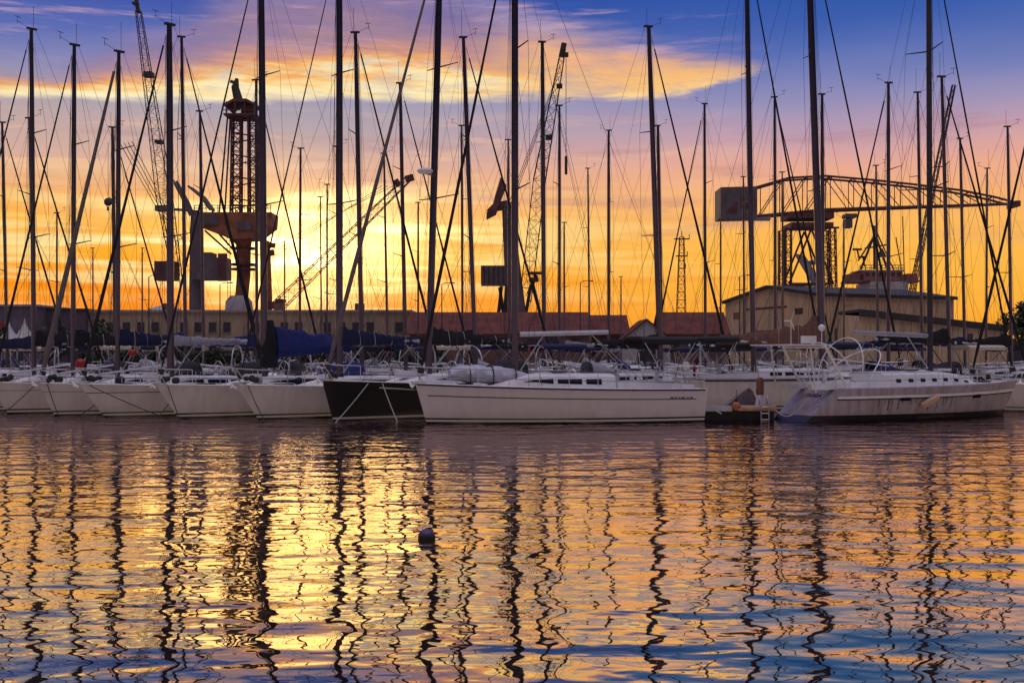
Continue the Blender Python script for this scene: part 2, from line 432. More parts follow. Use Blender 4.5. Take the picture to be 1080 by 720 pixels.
    if level and gear:
        R = random.Random(int(abs(loc.x)*100)+int(H*10))
        def pick(p): return R.random() < p
        if pick(.9):
            q = hp(.93, 1, R.choice((1, -1)))+Vector((0, 0, .38)); m = MB()
            m.tube([q+Vector((0, .24*math.cos(a), .28*math.sin(a))) for a in [math.pi*(-.35+1.7*k/12) for k in range(13)]], .065, 7)
            obj('horseshoe_buoy', m, R.choice((GEL, ORANGE, CREAM, RED)), T, True)
        if pick(.7):
            s = R.choice((1, -1)); q = hp(.96, 1, s)+Vector((0, -s*.25, .45)); m = MB()
            m.loft([[q+Vector((a*.16*k, b*.12*k, z)) for a, b in ((1, 1), (-1, 1), (-1, -1), (1, -1))] for z, k in ((-.02, .8), (.05, 1), (.28, 1), (.36, .7))])
            m.tube([q, q+Vector((-.1, 0, -.5))], .045, 6); obj('outboard_motor', m, R.choice((BLACK, GREYC, GEL)), T, True)
        if pick(.6):
            for s in (1, -1):
                q = Vector((xb-L*.62, s*.45, dz(.62)+chh(.62))); m = MB(); m.tube([q, q+Vector((0, 0, .22)), q+Vector((.10, 0, .30)), q+Vector((.17, 0, .30))], [.05, .05, .07, .10], 8); obj('cowl_vent', m, STEEL, T, True)
        if pick(.5):
            m = MB(); q = Vector((xb-L*.30, 0, dz(.3)+chh(.3)+.18)); m.box(q, (.95, .5, .3)); obj('life_raft_case', m, GEL, T)
        if pick(.7):
            for k in range(R.randint(1, 3)):
                t = R.uniform(.3, .8); s = R.choice((1, -1)); q = hp(t, 1, s)+Vector((0, -s*.12, .22)); m = MB()
                m.ball(q, .2, 9, 6, (1.2, .5, .9)); obj('rope_coil', m, R.choice((ROPE, ROPE_D, NAVY)), T, True)
        if pick(.4):
            q = hp(.97, 1, R.choice((1, -1))); m = MB(); m.tube([q, q+Vector((-.1, 0, 1.9))], .015, 5)
            m.box(q+Vector((-.1, 0, 1.75)), (.04, .3, .28)); obj('danbuoy', m, R.choice((ORANGE, RED, CREAM)), T)
        if pick(.5):
            z = dz(.95); x = xb-L*.95; m = MB()
            m.tube([(x, B*.32*math.cos(a), z+1.9*max(0, math.sin(a))**.45) for a in [math.pi*k/12 for k in range(13)]], .035, 6); m.box((x-.1, 0, z+1.95), (.8, 1.3, .04))
            obj('stern_arch', m, STEEL, T, True)
        if pick(.45):
            m = MB(); q = Vector((mr+.15, .0, dz(.3)+chh(.35)+.55)); m.tube([q+Vector((0, .12, 0)), q+Vector((min(3.2, mf*L-1.0), .3, -.35))], .045, 6); obj('spinnaker_pole', m, ALU_L, T)
        m = MB()
        for k in range(5):
            q = bow+Vector((-.25-.12*k, R.uniform(-.18, .18), R.uniform(.02, .18))); m.ball(q, R.uniform(.08, .15), 7, 5)
        obj('rope_bundle', m, ROPE_D, T, True)
    if extra: extra(T, dict(hp=hp, dz=dz, mr=mr, cp=cp, xb=xb, L=L, B=B, patch=patch, bt=bt, mp=mp, z0=z0, chh=chh, mast=mast, canopy=canopy))
    return T, dict(L=L, B=B, mf=mf, hp=hp, bow=bt, H=H, mp=mp)

HULLS = []   # oriented rectangles of the moored hulls, to keep them apart
def rect(loc, fwd, L, B, mf):
    c = Vector((loc.x, loc.y))+Vector((fwd.x, fwd.y))*(mf*L-L/2)
    return (c, Vector((fwd.x, fwd.y)), L/2, B/2)
def clash(a, b, gap=.25):
    for A, Bx in ((a, b), (b, a)):
        for ax in (A[1], Vector((-A[1].y, A[1].x))):
            d = abs((Bx[0]-A[0]).dot(ax))
            ra = A[2] if ax is A[1] else A[3]
            rb = Bx[2]*abs(Bx[1].dot(ax))+Bx[3]*abs(Vector((-Bx[1].y, Bx[1].x)).dot(ax))
            if d > ra+rb+gap: return False
    return True

def front_yacht(bow_px, D, theta, mast_px, top_py, toward=-1, right=False, mfr=.38, L=None, rake_px=0, w=8, **kw):
    s = math.sin(math.radians(theta)); c = math.cos(math.radians(theta))
    fwd = Vector(((s if right else -s), toward*c, 0))
    Xb = (bow_px-PXC)/F*D; k = (mast_px-PXC)/F
    mdist = (k*D-Xb)/(-fwd.x+k*fwd.y)
    L = L or mdist/mfr; mfr = mdist/L
    loc = Vector((Xb, D, 0))-fwd*mdist
    H = CH+(HOR-top_py)*loc.y/F
    rake = math.atan((rake_px*loc.y/F)/(H-2)/(-fwd.x)) if rake_px else 0
    mr = w*loc.y/F/2*.84
    T, info = yacht(loc=loc, fwd=fwd, L=L, mf=mfr, H=H, rake=rake, mr=mr, group=YG_FRONT, **kw)
    HULLS.append(rect(loc, fwd, L, kw.get('B', 3.4), mfr))
    info['loc'] = loc; info['fwd'] = fwd; info['T'] = T
    return info

def world(info, v):
    r = math.atan2(info['fwd'].y, info['fwd'].x)
    return info['loc']+Matrix.Rotation(r, 3, 'Z') @ Vector(v)

# --- detail of particular boats
def white_extra(T, g):
    hp, L, patch = g['hp'], g['L'], g['patch']
    for s in (1, -1):
        m = MB(); m.loft([[hp(t, .70, s, .008), hp(t, .725, s, .008), hp(t, .725, s, -.01), hp(t, .70, s, -.01)] for t in [.03+.93*i/20 for i in range(21)]])
        obj('cove_stripe', m, mat('stripe_paint', (.07, .06, .09), .4), T)
        m = MB(); m.loft([[hp(t, .965, s, .02), hp(t, 1.0, s, .02), hp(t, 1.0, s, -.01), hp(t, .965, s, -.01)] for t in [.005+.985*i/20 for i in range(21)]])
        obj('rubbing_strip', m, mat('rubbing_strip', (.03, .03, .05), .5), T)
    # the maker's lettering near the stern, too small to read
    for i, (a, b) in enumerate(((.862, .876), (.88, .888), (.893, .899), (.903, .916), (.924, .931), (.936, .946))):
        obj('hull_lettering', patch(a, b, .735, .775, 1, hp, 2, .01), mat('lettering', (.06, .05, .08), .5), T)
    for s in (1, -1):
        m = MB(); q = [Vector((g['xb']-L*(.93+.012*k), s*1.05, g['dz'](.9)+.1+.12*k)) for k in range(3)]
    m = MB()
    x = g['xb']-L*.99
    for s in (-.22, .22): m.tube([(x+.3, s, g['dz'](.99)+.4), (x-.02, s, g['dz'](.99)-.5)], .016, 5)
    for k in range(3): m.tube([(x+.24-.09*k, -.22, g['dz'](.99)+.2-.25*k), (x+.24-.09*k, .22, g['dz'](.99)+.2-.25*k)], .013, 5)
    obj('boarding_ladder', m, STEEL, T)

def grey_extra(T, g):
    hp, L, xb, dz, patch, B = g['hp'], g['L'], g['xb'], g['dz'], g['patch'], g['B']
    for s in (1, -1):
        m = MB(); m.loft([[hp(t, .70, s, .05), hp(t, .78, s, .05), hp(t, .78, s, -.01), hp(t, .70, s, -.01)] for t in [.003+.94*i/20 for i in range(21)]])
        obj('rubbing_strake', m, GEL, T, True)
        m = MB(); m.loft([[hp(t, .66, s, .012), hp(t, .70, s, .012), hp(t, .70, s, -.01), hp(t, .66, s, -.01)] for t in [.003+.94*i/20 for i in range(21)]])
        obj('dark_stripe', m, BLACK, T, True)
        for a, b in ((.27, .31), (.62, .66)): obj('hull_window', patch(a, b, .60, .705, s, hp, 3, .062), GLASS, T)
        for i in range(16):
            t = .42+.022*i+rnd.uniform(-.009, .009); hh = rnd.uniform(.06, .30)
            obj('rust_streak', patch(t, t+.0015+.005*rnd.random()**2, .60-hh, .655, s, hp, 1, .006), mat('hull_stain', (.13, .10, .12), .8, 0, .5, 5), T)
    # stern gantry with its platform, antennas and aerial dome
    z = dz(.9); xg = xb-L*.90
    m = MB()
    for s in (1, -1):
        m.tube([(xg+.45, s*1.35, z+.05), (xg-.35, s*1.3, z+1.35), (xg-.5, s*1.28, z+1.62)], .055, 7)
        m.tube([(xg-.9, s*1.2, z-.1), (xg-1.15, s*1.2, z+1.55)], .03, 6)
    m.tube([(xg-.5, 1.28, z+1.62), (xg-.5, -1.28, z+1.62)], .055, 7)
    obj('stern_gantry', m, GEL, T, True)
    m = MB(); m.box((xg-1.15, 0, z+1.70), (2.1, 2.3, .05)); obj('solar_panel', m, GEL, T)
    m = MB(); m.tube([(xg-.55, -1.1, z+1.72), (xg-.55, -1.1, z+2.25)], .02, 5); m.ball((xg-.55, -1.1, z+2.35), .13); obj('aerial_dome', m, GEL, T, True)
    m = MB(); m.box((xg-1.0, -.9, z+1.9), (.5, .3, .28)); obj('life_raft_case', m, GEL, T)
    m = MB(); m.tube([(xg-1.9, -1, z+1.72), (xg-1.9, -1, z+2.6)], .018, 5)
    for k in range(3):
        a = 2*math.pi*k/3; m.tube([(xg-1.9, -1, z+2.6), (xg-1.9, -1+.4*math.cos(a), z+2.6+.4*math.sin(a))], .018, 4)
    obj('wind_generator', m, GEL, T)
    # bimini hoops forward of the gantry
    for k, (x0, h) in enumerate(((xg+.5, 1.55), (xg+1.6, 1.75), (xg+2.5, 1.3))):
        m = MB(); m.tube([(xg+1.2+.35*(k-1)+(x0-xg-1.2)*math.sin(a), 1.3*math.cos(a), z+.25+h*math.sin(a)**.7) for a in [math.pi*i/14 for i in range(15)]], .026, 6)
        obj('canopy_hoop', m, GEL, T, True)
    # broad transom with name board
    lo_, hi_ = hp(1, .35, 1), hp(1, .95, 1); yv = Vector((hi_.x-lo_.x, 0, hi_.z-lo_.z)).normalized(); xv = Vector((0, -1, 0)); zv = xv.cross(yv)
    c_ = Vector(((lo_.x+hi_.x)/2, -.12, (lo_.z+hi_.z)/2))+yv*.24+zv*.014
    M = Matrix((( xv.x, yv.x, zv.x, c_.x), (xv.y, yv.y, zv.y, c_.y), (xv.z, yv.z, zv.z, c_.z), (0, 0, 0, 1)))
    text_mesh('name_lettering', 'TARIDA', .27, mat('name_paint', (.03, .03, .09), .5), T, M)
    for i in range(7):
        t = .30+.052*i
        obj('portlight', patch(t, t+.02, .38, .66, -1, g['cp'], 2, .015), GLASS, T)

def mid_extra(T, g):
    m = MB()
    hp = g['hp']
    for s in (1, -1):
        m = MB(); m.loft([[hp(t, .93, s, .02), hp(t, .98, s, .02), hp(t, .98, s, -.01), hp(t, .93, s, -.01)] for t in [.02+.95*i/16 for i in range(17)]])
        obj('rubbing_strip', m, BLACK, T)
        for k in range(2):
            q = hp(.955-.02*k, .62-.04*k, s, .0); m = MB(); m.tube([q+Vector((0, s*-.02, 0)), q+Vector((0, s*.03, 0))], .035, 8); obj('drain_fitting', m, BLACK, T)
    m = MB(); st = hp(1, .2, 1); m.box((st.x-.28, 0, .42), (.75, 2.0, .09)); obj('bathing_platform', m, GEL, T)

ROPES = []
def mooring(info, tag_, dark=True, spread=1.0):
    hp = info['hp']; a = world(info, hp(.03, 1, 1)); side = Vector((info['fwd'].y, -info['fwd'].x, 0))
    ROPES.append((a, tag_, dark, info, spread))

W = dict
front = []
# boat 0..5 from far left, then the dark one, then the white broadside boat
fy = front_yacht
b0 = fy(-62, 50.5, 45, 36, 32, mfr=.36, rake_px=-2, w=6, B=2.9, level=2, cover='black', genoa='black', genoa_r=.06, hood='black', Fb=1.36, Fs=1.12, streaks=.2,
        label='white sloop at far left whose bow is cut off by the picture edge')
b1 = fy(-10, 48.6, 45, 77, 48, mfr=.36, rake_px=1, w=6, B=2.9, level=2, cover='black', genoa='black', genoa_r=.06, hood=None, Fb=1.36, Fs=1.12, cove=(.25, .25, .3),
        label='leftmost white hull in full view, black sail cover and black rolled foresail')
b2 = fy(40, 47.0, 45, 124, 55, mfr=.36, rake_px=1, w=6, B=2.9, level=2, cover='navy', genoa='taupe', genoa_r=.13, hood='black', Fb=1.36, Fs=1.12, cove=(.25, .25, .3),
        label='white sloop with a thick pale rolled foresail leaning over its bow')
b3 = fy(83, 45.6, 45, 180, 27, mfr=.36, rake_px=-1, w=9, B=2.9, level=2, cover='grey', cover_style='slim', genoa='black', genoa_r=.08, hood='black', Fb=1.36, Fs=1.12, cove=(.02, .02, .03), bow_rake=1.1,
        label='white sloop with dark line along hull and a fat grey mast beside the cabin crane')
b4 = fy(164, 44.8, 45, 279, -55, rake_px=-3, w=9, B=3.0, level=2, cover='navy', genoa='black', genoa_r=.055, hood='blue', Fb=1.36, Fs=1.12, bow_rake=1.0,
        label='white sloop whose mast foot wears a tall black cover beside a blue boom tent')
b5 = fy(249, 44.0, 45, 358, -60, w=9, B=3.0, level=2, cover='navy', cover_style='bag', genoa='black', genoa_r=.04, hood=None, Fb=1.36, Fs=1.12, bow_rake=1.0,
        label='white sloop with navy sail cover whose bow lies beside the black hull')
bd = fy(340, 43.2, 45, 452, -70, rake_px=12, w=9, B=3.1, level=2, hull=(.012, .012, .014), stripe=(.6, .6, .58), cover='black', genoa='taupe', genoa_r=.10, hood='black', radar=.46, Fb=1.55, Fs=1.2, bow_rake=.5, streaks=.05,
        label='black hulled yacht with white boot stripe and radar dome on mast')
bw = fy(438, 42.0, 78, 543, -95, L=10.9, w=9, B=3.3, level=2, cover='black', cover_style='none', genoa='black', genoa_r=.075, hood=None, gear=False, bimini='black', Fb=1.46, Fs=1.22, bow_rake=.42, stern_rake=-.1, boom_z=3.3, cabin_h=.5, extra=white_extra, spreaders=2, streaks=.05,
        label='big white sloop lying broadside in the centre with a grey dinghy on deck')
bg = fy(1072, 48.6, 66, 981, -90, toward=1, right=True, L=11.9, w=7, B=3.3, level=2, hull=(.44, .39, .44), stripe=(.02, .02, .02), cover='grey', cover_style='none', genoa='black', genoa_r=.05, hood=None, gear=False, win=False, Fb=1.42, Fs=1.22, wl=.10, bow_rake=.8, stern_rake=1.35, boom_z=3.32, cabin_h=.55, extra=grey_extra, streaks=.35, mast_m=WIRE, rake_px=-2,
        label='long greyish broadside yacht at right with stained hull and stern gantry')
bm = fy(955, 52.8, 82, 868, -85, right=True, L=9.9, bl=4.9, rake_px=-16, w=9, B=3.2, level=2, cover='brown', cover_style='tall', genoa='black', genoa_r=.06, hood=None, bimini='black', Fb=1.6, Fs=1.4, stern_rake=-.8, boom_z=3.1, extra=mid_extra,
        label='white yacht with brown sail cover behind the pontoon and its ladder')

# ------------------------------------------------------------------ the ranks behind, one boat per mast
# mast foot px, masthead py, masthead px, mast width px, bow side, cover colour, foresail, label
back = [
 (697, 30, 684, 7, 'R', 'black', 'black', 'sloop with tall dark mast and black sail bag behind the white boat'),
 (795, -60, 787, 7, 'R', 'black', 'black', 'sloop with very tall mast and black sail cover left of the brown one'),
 (196, 40, 192, 5, 'R', 'blue', 'black', 'sloop with tall thin mast just right of the fat grey mast'),
 (382, 35, 375, 6, 'R', 'navy', 'black', 'dark navy covered sloop whose raked mast stands right of the blue boat mast'),
 (502, 40, 489, 6, 'R', 'black', 'black', 'sloop with raked tall mast midway between radar mast and centre mast'),
 (574, 45, 572, 6, 'R', 'black', None, 'sloop whose mast rises just left of the steep crane jib tip'),
 (1002, 82, 993, 5, 'R', 'black', 'black', 'sloop with mast beside the grey boat mast and black square sail bag'),
 (271, 85, 270, 4, 'R', 'blue', 'black', 'sloop hidden behind the wide white hull, masthead beside the lattice crane'),
 (428, 88, 422, 5, 'R', 'navy', 'black', 'sloop with slim mast left of the radar mast and black slanting foresail'),
 (937, 88, 937, 5, 'L', 'grey', 'black', 'sloop with slim mast standing in front of the ship bridge'),
 (973, 98, 968, 4, 'R', 'navy', None, 'sloop with thin mast just left of the grey boat mast'),
 (868, 100, 867, 5, 'R', 'navy', None, 'sloop whose short mast shows right beside the brown covered boat mast'),
 (818, 103, 817, 4, 'R', 'grey', 'black', 'sloop with thin mast in front of the hammerhead crane left arm'),
 (744, 110, 743, 4, 'L', 'black', 'black', 'sloop with thin mast left of the crane counterweight box'),
 (590, 112, 590, 4, 'R', 'navy', None, 'sloop with dark mast just right of the steep crane jib'),
 (215, 118, 211, 4, 'R', 'grey', 'black', 'sloop with thin mast between cabin crane and lattice tower crane'),
 (37, 125, 31, 4, 'R', 'navy', 'black', 'sloop whose thin mast touches the far left sloop mast'),
 (8, 130, 3, 4, 'R', 'black', 'black', 'sloop with mast at the very left edge'),
 (488, 133, 487, 3, 'L', 'blue', None, 'small sloop with thin mast just left of a raked tall mast'),
 (698, 133, 694, 5, 'R', 'navy', None, 'sloop with shorter mast touching the tall dark mast'),
 (1067, 134, 1063, 4, 'R', 'black', None, 'sloop with thin mast at the outer end of the hammerhead crane'),
 (122, 135, 119, 5, 'R', 'navy', 'black', 'sloop with short stout mast beside the thick pale foresail'),
 (642, 138, 642, 4, 'L', 'grey', None, 'sloop with lone straight mast in the open middle sky'),
 (1018, 147, 1012, 4, 'R', 'navy', None, 'small sloop with thin raked mast under the crane outer arm'),
 (537, 148, 536, 3, 'R', 'blue', None, 'small sloop with thin mast beside the knuckle crane head'),
 (356, 155, 355, 3, 'R', 'navy', None, 'small sloop almost hidden by the blue covered boat mast'),
 (316, 157, 317, 3.5, 'L', 'blue', None, 'small sloop with lone thin mast right of the orange glowing crane'),
 (409, 162, 405, 3, 'R', 'navy', None, 'small sloop with thin mast under the low crane jib tip'),
 (926, 175, 924, 3, 'R', 'grey', None, 'small sloop with thin mast over the ship bridge left wing'),
 (1040, 178, 1041, 3, 'L', 'black', None, 'small sloop with short mast before the low tan annex end'),
 (826, 182, 825, 2.5, 'R', 'navy', None, 'small sloop with hair thin mast at crane tower left leg'),
 (785, 187, 784, 2.5, 'R', 'blue', None, 'small sloop with hair thin mast through the counterweight box'),
 (345, 195, 345, 2.5, 'L', 'navy', None, 'far small sloop with short mast left of the blue boat mast'),
 (339, 208, 338, 2, 'R', 'black', None, 'far small sloop with the lower of two short masts by the sun glow'),
 (441, 214, 441, 2.5, 'R', 'navy', None, 'far small sloop with short mast just left of the radar mast'),
 (595, 235, 595, 2.5, 'L', 'grey', None, 'far small sloop with short mast beside a dark mast by the red roofs'),
 (98, 262, 98, 2, 'R', 'navy', None, 'far tiny sloop seen between the rolled pale foresail and the tan building'),
 (150, 262, 150, 2, 'L', 'grey', None, 'far tiny sloop before the white domed hall'),
 (300, 255, 300, 2, 'R', 'navy', None, 'far tiny sloop right of the orange glowing crane column'),
 (655, 292, 655, 2, 'R', 'grey', None, 'far tiny sloop before the red roofed warehouses'),
 (1115, -20, 1122, 7, 'L', 'black', 'black', 'sloop beyond the right edge whose black foresail slants into the picture'),
 (1100, 60, 1100, 5, 'L', 'white', None, 'white sloop half cut off by the right picture edge'),
 (622, 178, 620, 2.5, 'R', 'navy', None, 'small sloop with thin short mast left of the lone straight mast'),
 (760, 232, 760, 2.5, 'R', 'navy', None, 'small sloop with short mast below the crane counterweight box'),
 (890, 230, 890, 2.5, 'L', 'cream', None, 'small sloop with short mast left of the ship bridge'),
 (60, 225, 60, 2.5, 'R', 'cream', None, 'small sloop with short thin mast between two far left masts'),
]
HULLC = [WHITE, WHITE, (.74, .72, .68), WHITE, (.06, .09, .2), (.8, .78, .72), WHITE, (.62, .64, .68)]
for i, (px, top, tpx, w, side, cov, gen, lab) in enumerate(back):
    R = random.Random(100+i)
    D = max(52.0, 11.8*F/(HOR-top)) if px < 700 else max(51.5, 11.8*F/(HOR-top))
    if top > 150: D = min(D, 92+.12*(top-150)*2)
    th = math.radians(R.uniform(72, 86)); L = R.uniform(10.2, 12.2); B = 3.2; mf = .375
    fwd = Vector((math.sin(th)*(1 if side == 'R' else -1), math.cos(th)*R.choice((1, 1, -.6)), 0)).normalized()
    for _ in range(400):
        loc = Vector(((px-PXC)/F*D, D, 0)); r = rect(loc, fwd, L, B, mf)
        if not any(clash(r, q) for q in HULLS): break
        D += .5
    H = CH+(HOR-top)*D/F
    HULLS.append(r)
    rake = math.atan(((tpx-px)*D/F)/(H-2)/(-fwd.x)) if abs(tpx-px) > .5 else 0
    lvl = 2 if D < 58 else (1 if top < 250 else 0)
    yacht(label=lab, group=YG_BACK, loc=loc, fwd=fwd, L=L, B=B, mf=mf, H=H, rake=rake, mr=max(.055, w*D/F/2*.82), level=lvl,
          hull=HULLC[i % len(HULLC)], cover=cov, cover_style='bag' if R.random() < .8 else 'slim', genoa=gen, genoa_r=.075 if gen == 'black' else .08,
          hood=R.choice(['navy', 'black', 'grey', None, 'blue']), bimini=R.choice([None, None, 'black', 'navy', 'cream']),
          Fb=R.uniform(1.28, 1.48), Fs=R.uniform(1.05, 1.2), boom_z=R.uniform(2.9, 3.3), spreaders=2 if H > 14.5 else 1, cabin_h=R.uniform(.36, .5),
          stern_rake=R.uniform(-.1, .6))

# ------------------------------------------------------------------ things lying on or hanging from the front boats
def loc_ob(o, info, v, rz=0):
    o.location = world(info, v); o.rotation_euler = (0, 0, math.atan2(info['fwd'].y, info['fwd'].x)+rz); return o

# grey inflatable dinghy rolled on the white boat's foredeck
T = thing('inflatable_dinghy', 'grey deflated dinghy lying upside down on the white boat foredeck', 'dinghy')
loc_ob(T, bw, (bw['mf']*10.9-2.75, .25, 1.42)); T.scale = (1.12, 1.2, 1.3)
m = MB(); N = 28
def puff(x0, x1, ax, r0, seed):
    rr = []
    for i in range(N+1):
        u = i/N; x = x0+(x1-x0)*u; rad = r0*(.35+.65*math.sin(math.pi*min(1, .06+u*.9))**.4)
        if abs(u-.5) < .04: rad *= .93
        rr.append([Vector((x, ax+rad*1.5*math.cos(a)*(1+.05*math.sin(5*a+seed+i)), rad*.75+.95*rad*math.sin(a)*(1+.05*math.sin(3*a+i*.9+seed))+.16*(1-u))) for a in [2*math.pi*k/12 for k in range(12)]])
    return rr
m.loft(puff(1.35, -1.35, 0, .27, 1)); crumple(m, .035, 3.2, 2); obj('rolled_tube', m, RUBBER, T, True)
for k, u in enumerate((.72, -.05, -.8)):
    m = MB(); m.tube([(u, .43*math.cos(a), .22+.05*(1-u)*.5+.29*math.sin(a)) for a in [2*math.pi*i/16 for i in range(17)]], .02, 5, False); obj('lashing_strap', m, BLACK, T, True)

# boom of the white boat carries no cover, the sail is rolled in the mast; tall black boot over boat 4's mast
for info, nm, lab, z0, z1 in ((b4, 'mast_cover', 'tall black canvas cover wrapped round the foot of a mast', 2.0, 4.0),):
    T = MB(); rr = []
    for i in range(9):
        u = i/8; z = z0+(z1-z0)*u; w_ = .42*(1-.45*u**2)*(1+.06*math.sin(i*2.2))
        rr.append([Vector((-.22+w_*1.0*math.cos(a), w_*.7*math.sin(a), z)) for a in [2*math.pi*k/12 for k in range(12)]])
    T.loft(rr); crumple(T, .06, 2.4, 9); o = obj(nm, T, BLACK, None, True); tag(o, lab, 'canvas cover'); loc_ob(o, info, (0, 0, 0))
# blue cover continues aft of the black boot
T = MB(); rr = []
for i in range(37):
    u = i/36; x = -.5-3.9*u; hh = .72*(1-u)**1.2+.32; z = 2.72+.28*u
    rr.append([Vector((x, .3*math.cos(a)*(1-.4*max(0, math.sin(a))), z+(hh if math.sin(a) > 0 else .32)*math.sin(a)+.03*math.sin(i*1.9/3))) for a in [2*math.pi*k/20 for k in range(20)]])
T.loft(rr); crumple(T, .075, 2.2, 4); o = obj('boom_tent', T, BLUE, None, True); tag(o, 'bright blue canvas draped over boom right of the black mast cover', 'canvas cover'); loc_ob(o, b4, (0, 0, 0))

# fenders
def ball_fender(px, py, D, r, mt, lab, cat='fender', stretch=1.0):
    T = thing('ball_fender', lab, cat, P(px, py, D))
    m = MB(); m.ball((0, 0, 0), r, 14, 10, (1, 1, stretch)); obj('float', m, mt, T, True)
    m = MB(); m.tube([(0, 0, r*stretch*.95), (0, 0, r*stretch+.09)], [.06, .04], 8); obj('eye', m, BLACK, T, True)
    m = MB(); m.tube([(0, 0, r*stretch+.08), (.02, .02, r*stretch+.45)], .012, 5); obj('lanyard', m, ROPE_D, T)
    return T
ball_fender(85, 383.5, 48.2, .22, RED, 'round red fender hanging on the rail near the pale rolled foresail')
ball_fender(140, 372, 49.5, .17, RED, 'small red fender hanging higher, behind the stout mast')
def sausage_fender(info, t, side, mt, lab, drop=.62):
    q = world(info, info['hp'](t, drop, side, .16)); T = thing('sausage_fender', lab, 'fender', q, 0)
    m = MB(); m.tube([(0, 0, -.36), (0, 0, -.3), (0, 0, .3), (0, 0, .36)], [.05, .12, .12, .05], 10); obj('float', m, mt, T, True)
    m = MB(); m.tube([(0, 0, .35), (0, .1, .35+(1-drop)*1.5)], .01, 5); obj('lanyard', m, ROPE_D, T)
    return T
q = world(bg, bg['hp'](.545, .56, -1, .17))
T = thing('sausage_fender', 'faded orange sausage fender resting aslant on the grey hull', 'fender', q); T.rotation_euler = (0, math.radians(62), 0)
m = MB(); m.tube([(0, 0, -.42), (0, 0, -.33), (0, 0, .33), (0, 0, .42)], [.05, .14, .14, .05], 10); obj('float', m, PEACH, T, True)
m = MB(); m.tube([(0, 0, .41), (.3, .05, .75)], .01, 5); obj('lanyard', m, ROPE_D, T)

# mooring ropes
def rope(a, b, sag, r, mt, lab, grp='mooring ropes'):
    pts = [a.lerp(b, i/12)+Vector((0, 0, -sag*4*(i/12)*(1-i/12))) for i in range(13)]
    m = MB(); m.tube(pts, r, 5); o = obj('mooring_rope', m, mt, None, True); tag(o, lab, 'rope', grp); return o
def bow_lines(info, nm, mt, lines, r=.02):
    for t, dx, dy, lab in lines:
        a = world(info, info['hp'](t, .97, 1, .03)); b = Vector((a.x+dx, a.y+dy, -.1))
        rope(a, b, .05, r, mt, lab)
bow_lines(b1, '', ROPE_D, [(.16, -1.0, -1.4, 'dark rope slanting left down the leftmost full hull'), (.22, 1.0, -1.5, 'dark rope slanting right down the leftmost full hull')])
bow_lines(b2, '', ROPE_D, [(.03, .9, -.9, 'dark rope from the bow under the pale rolled foresail'), (.30, -1.3, -1.3, 'dark rope crossing hull below the pale rolled foresail')])
bow_lines(b3, '', ROPE_D, [(.03, 3.6, -.6, 'long slack dark rope sagging across the dark lined white hull'), (.34, -.7, -1.2, 'short dark rope near aft of the dark lined white hull')])
bow_lines(b4, '', ROPE_D, [(.03, .8, -.9, 'dark rope from the bow of the wide white hull'), (.36, -.6, -1.3, 'dark rope at right end of the wide white hull')])
bow_lines(b5, '', ROPE_D, [(.03, .9, -.9, 'dark rope down from the bow of the blue covered boat')])
bow_lines(bd, '', ROPE, [(.12, -1.2, -1.0, 'pale rope slanting left across black hull from the bow'), (.16, .7, -.8, 'pale rope slanting right across black hull'),
                         (.40, -.9, -1.0, 'pale rope at the middle of the black hull'), (.42, -1.4, -1.9, 'pale rope nearest the white boat bow across black hull')], .022)
a = world(bd, bd['hp'](.15, .86, 1, .06)); b = world(bd, bd['hp'](.44, .80, 1, .10))
rope(a, b, .02, .03, ROPE, 'pale rope stretched level along the black hull')
rope(P(818, 432, 43.0), P(846, 427, 42.6), .32, .022, ROPE, 'slack pale rope looping below the grey yacht stern')
rope(P(753, 431, 43.9), P(761, 436, 43.9), .02, .03, ROPE, 'short pale rope end hanging under the pontoon')

# ------------------------------------------------------------------ pontoon
T = thing('pontoon', 'low pontoon with timber bumper and ladder between white and grey yachts', 'pontoon', P(776, 442, 44.9)+Vector((0, 0, -P(776, 442, 44.9).z)))
px2m = 44.9/F
m = MB(); m.box((0, .1, .50), (75*px2m, 1.7, .10)); obj('deck_boards', m, WOOD, T)
if True:
    m = MB(); m.box((0, .1, .16), (2.72, 1.5, .58)); obj('float', m, mat('dark_float', (.03, .03, .035), .7), T)
m = MB(); m.tube([(-.1, -.84, .47), (1.38, -.84, .47)], .11, 8); obj('bumper', m, PEACH, T, True)
m = MB(); m.box((-.85, -.80, .46), (1.1, .09, .22)); obj('edge_trim', m, GELG, T)
m = MB(); x0 = (801-776)*px2m
for s in (-.15, .15): m.tube([(x0+s, -.99, -.35), (x0+s, -.99, .62), (x0+s, -.75, .95), (x0+s, -.6, .55)], .024, 6)
for k in range(4): m.tube([(x0-.15, -.99, -.2+.24*k), (x0+.15, -.99, -.2+.24*k)], .02, 6)
obj('ladder', m, ALU_L, T, True)
ball_fender(776.5, 428, 44.0, .17, ORANGE, 'round orange fender at the pontoon corner left of the ladder')
T = thing('power_pedestal', 'brown rounded post on white foot standing on pontoon above the ladder', 'pedestal', Vector(((801.5-540)/F*44.6, 44.6, .55)))
m = MB(); m.tube([(0, 0, 0), (0, 0, .42)], [.22, .12], 10); obj('foot', m, GEL, T, True)
m = MB(); m.tube([(0, 0, .40), (0, 0, .46), (0, 0, 1.02), (0, 0, 1.10)], [.1, .155, .15, .08], 12); obj('housing', m, BROWNP, T, True)
m = MB()
A = P(765, 422, 45.0); A.z = .56; o = Vector((0, 0, 0))
m.loft([[Vector((0, y, 0)), Vector((.85, y, .34)), Vector((1.0, y, .30)), Vector((1.25, y, 0))] for y in (-.35, 0, .35)])  # plain grey wedge lying on the pontoon boards
m.v = [(x, y, z*(1+.12*noise.noise((x*3, y*3, 1)))*1.9) for x, y, z in m.v]
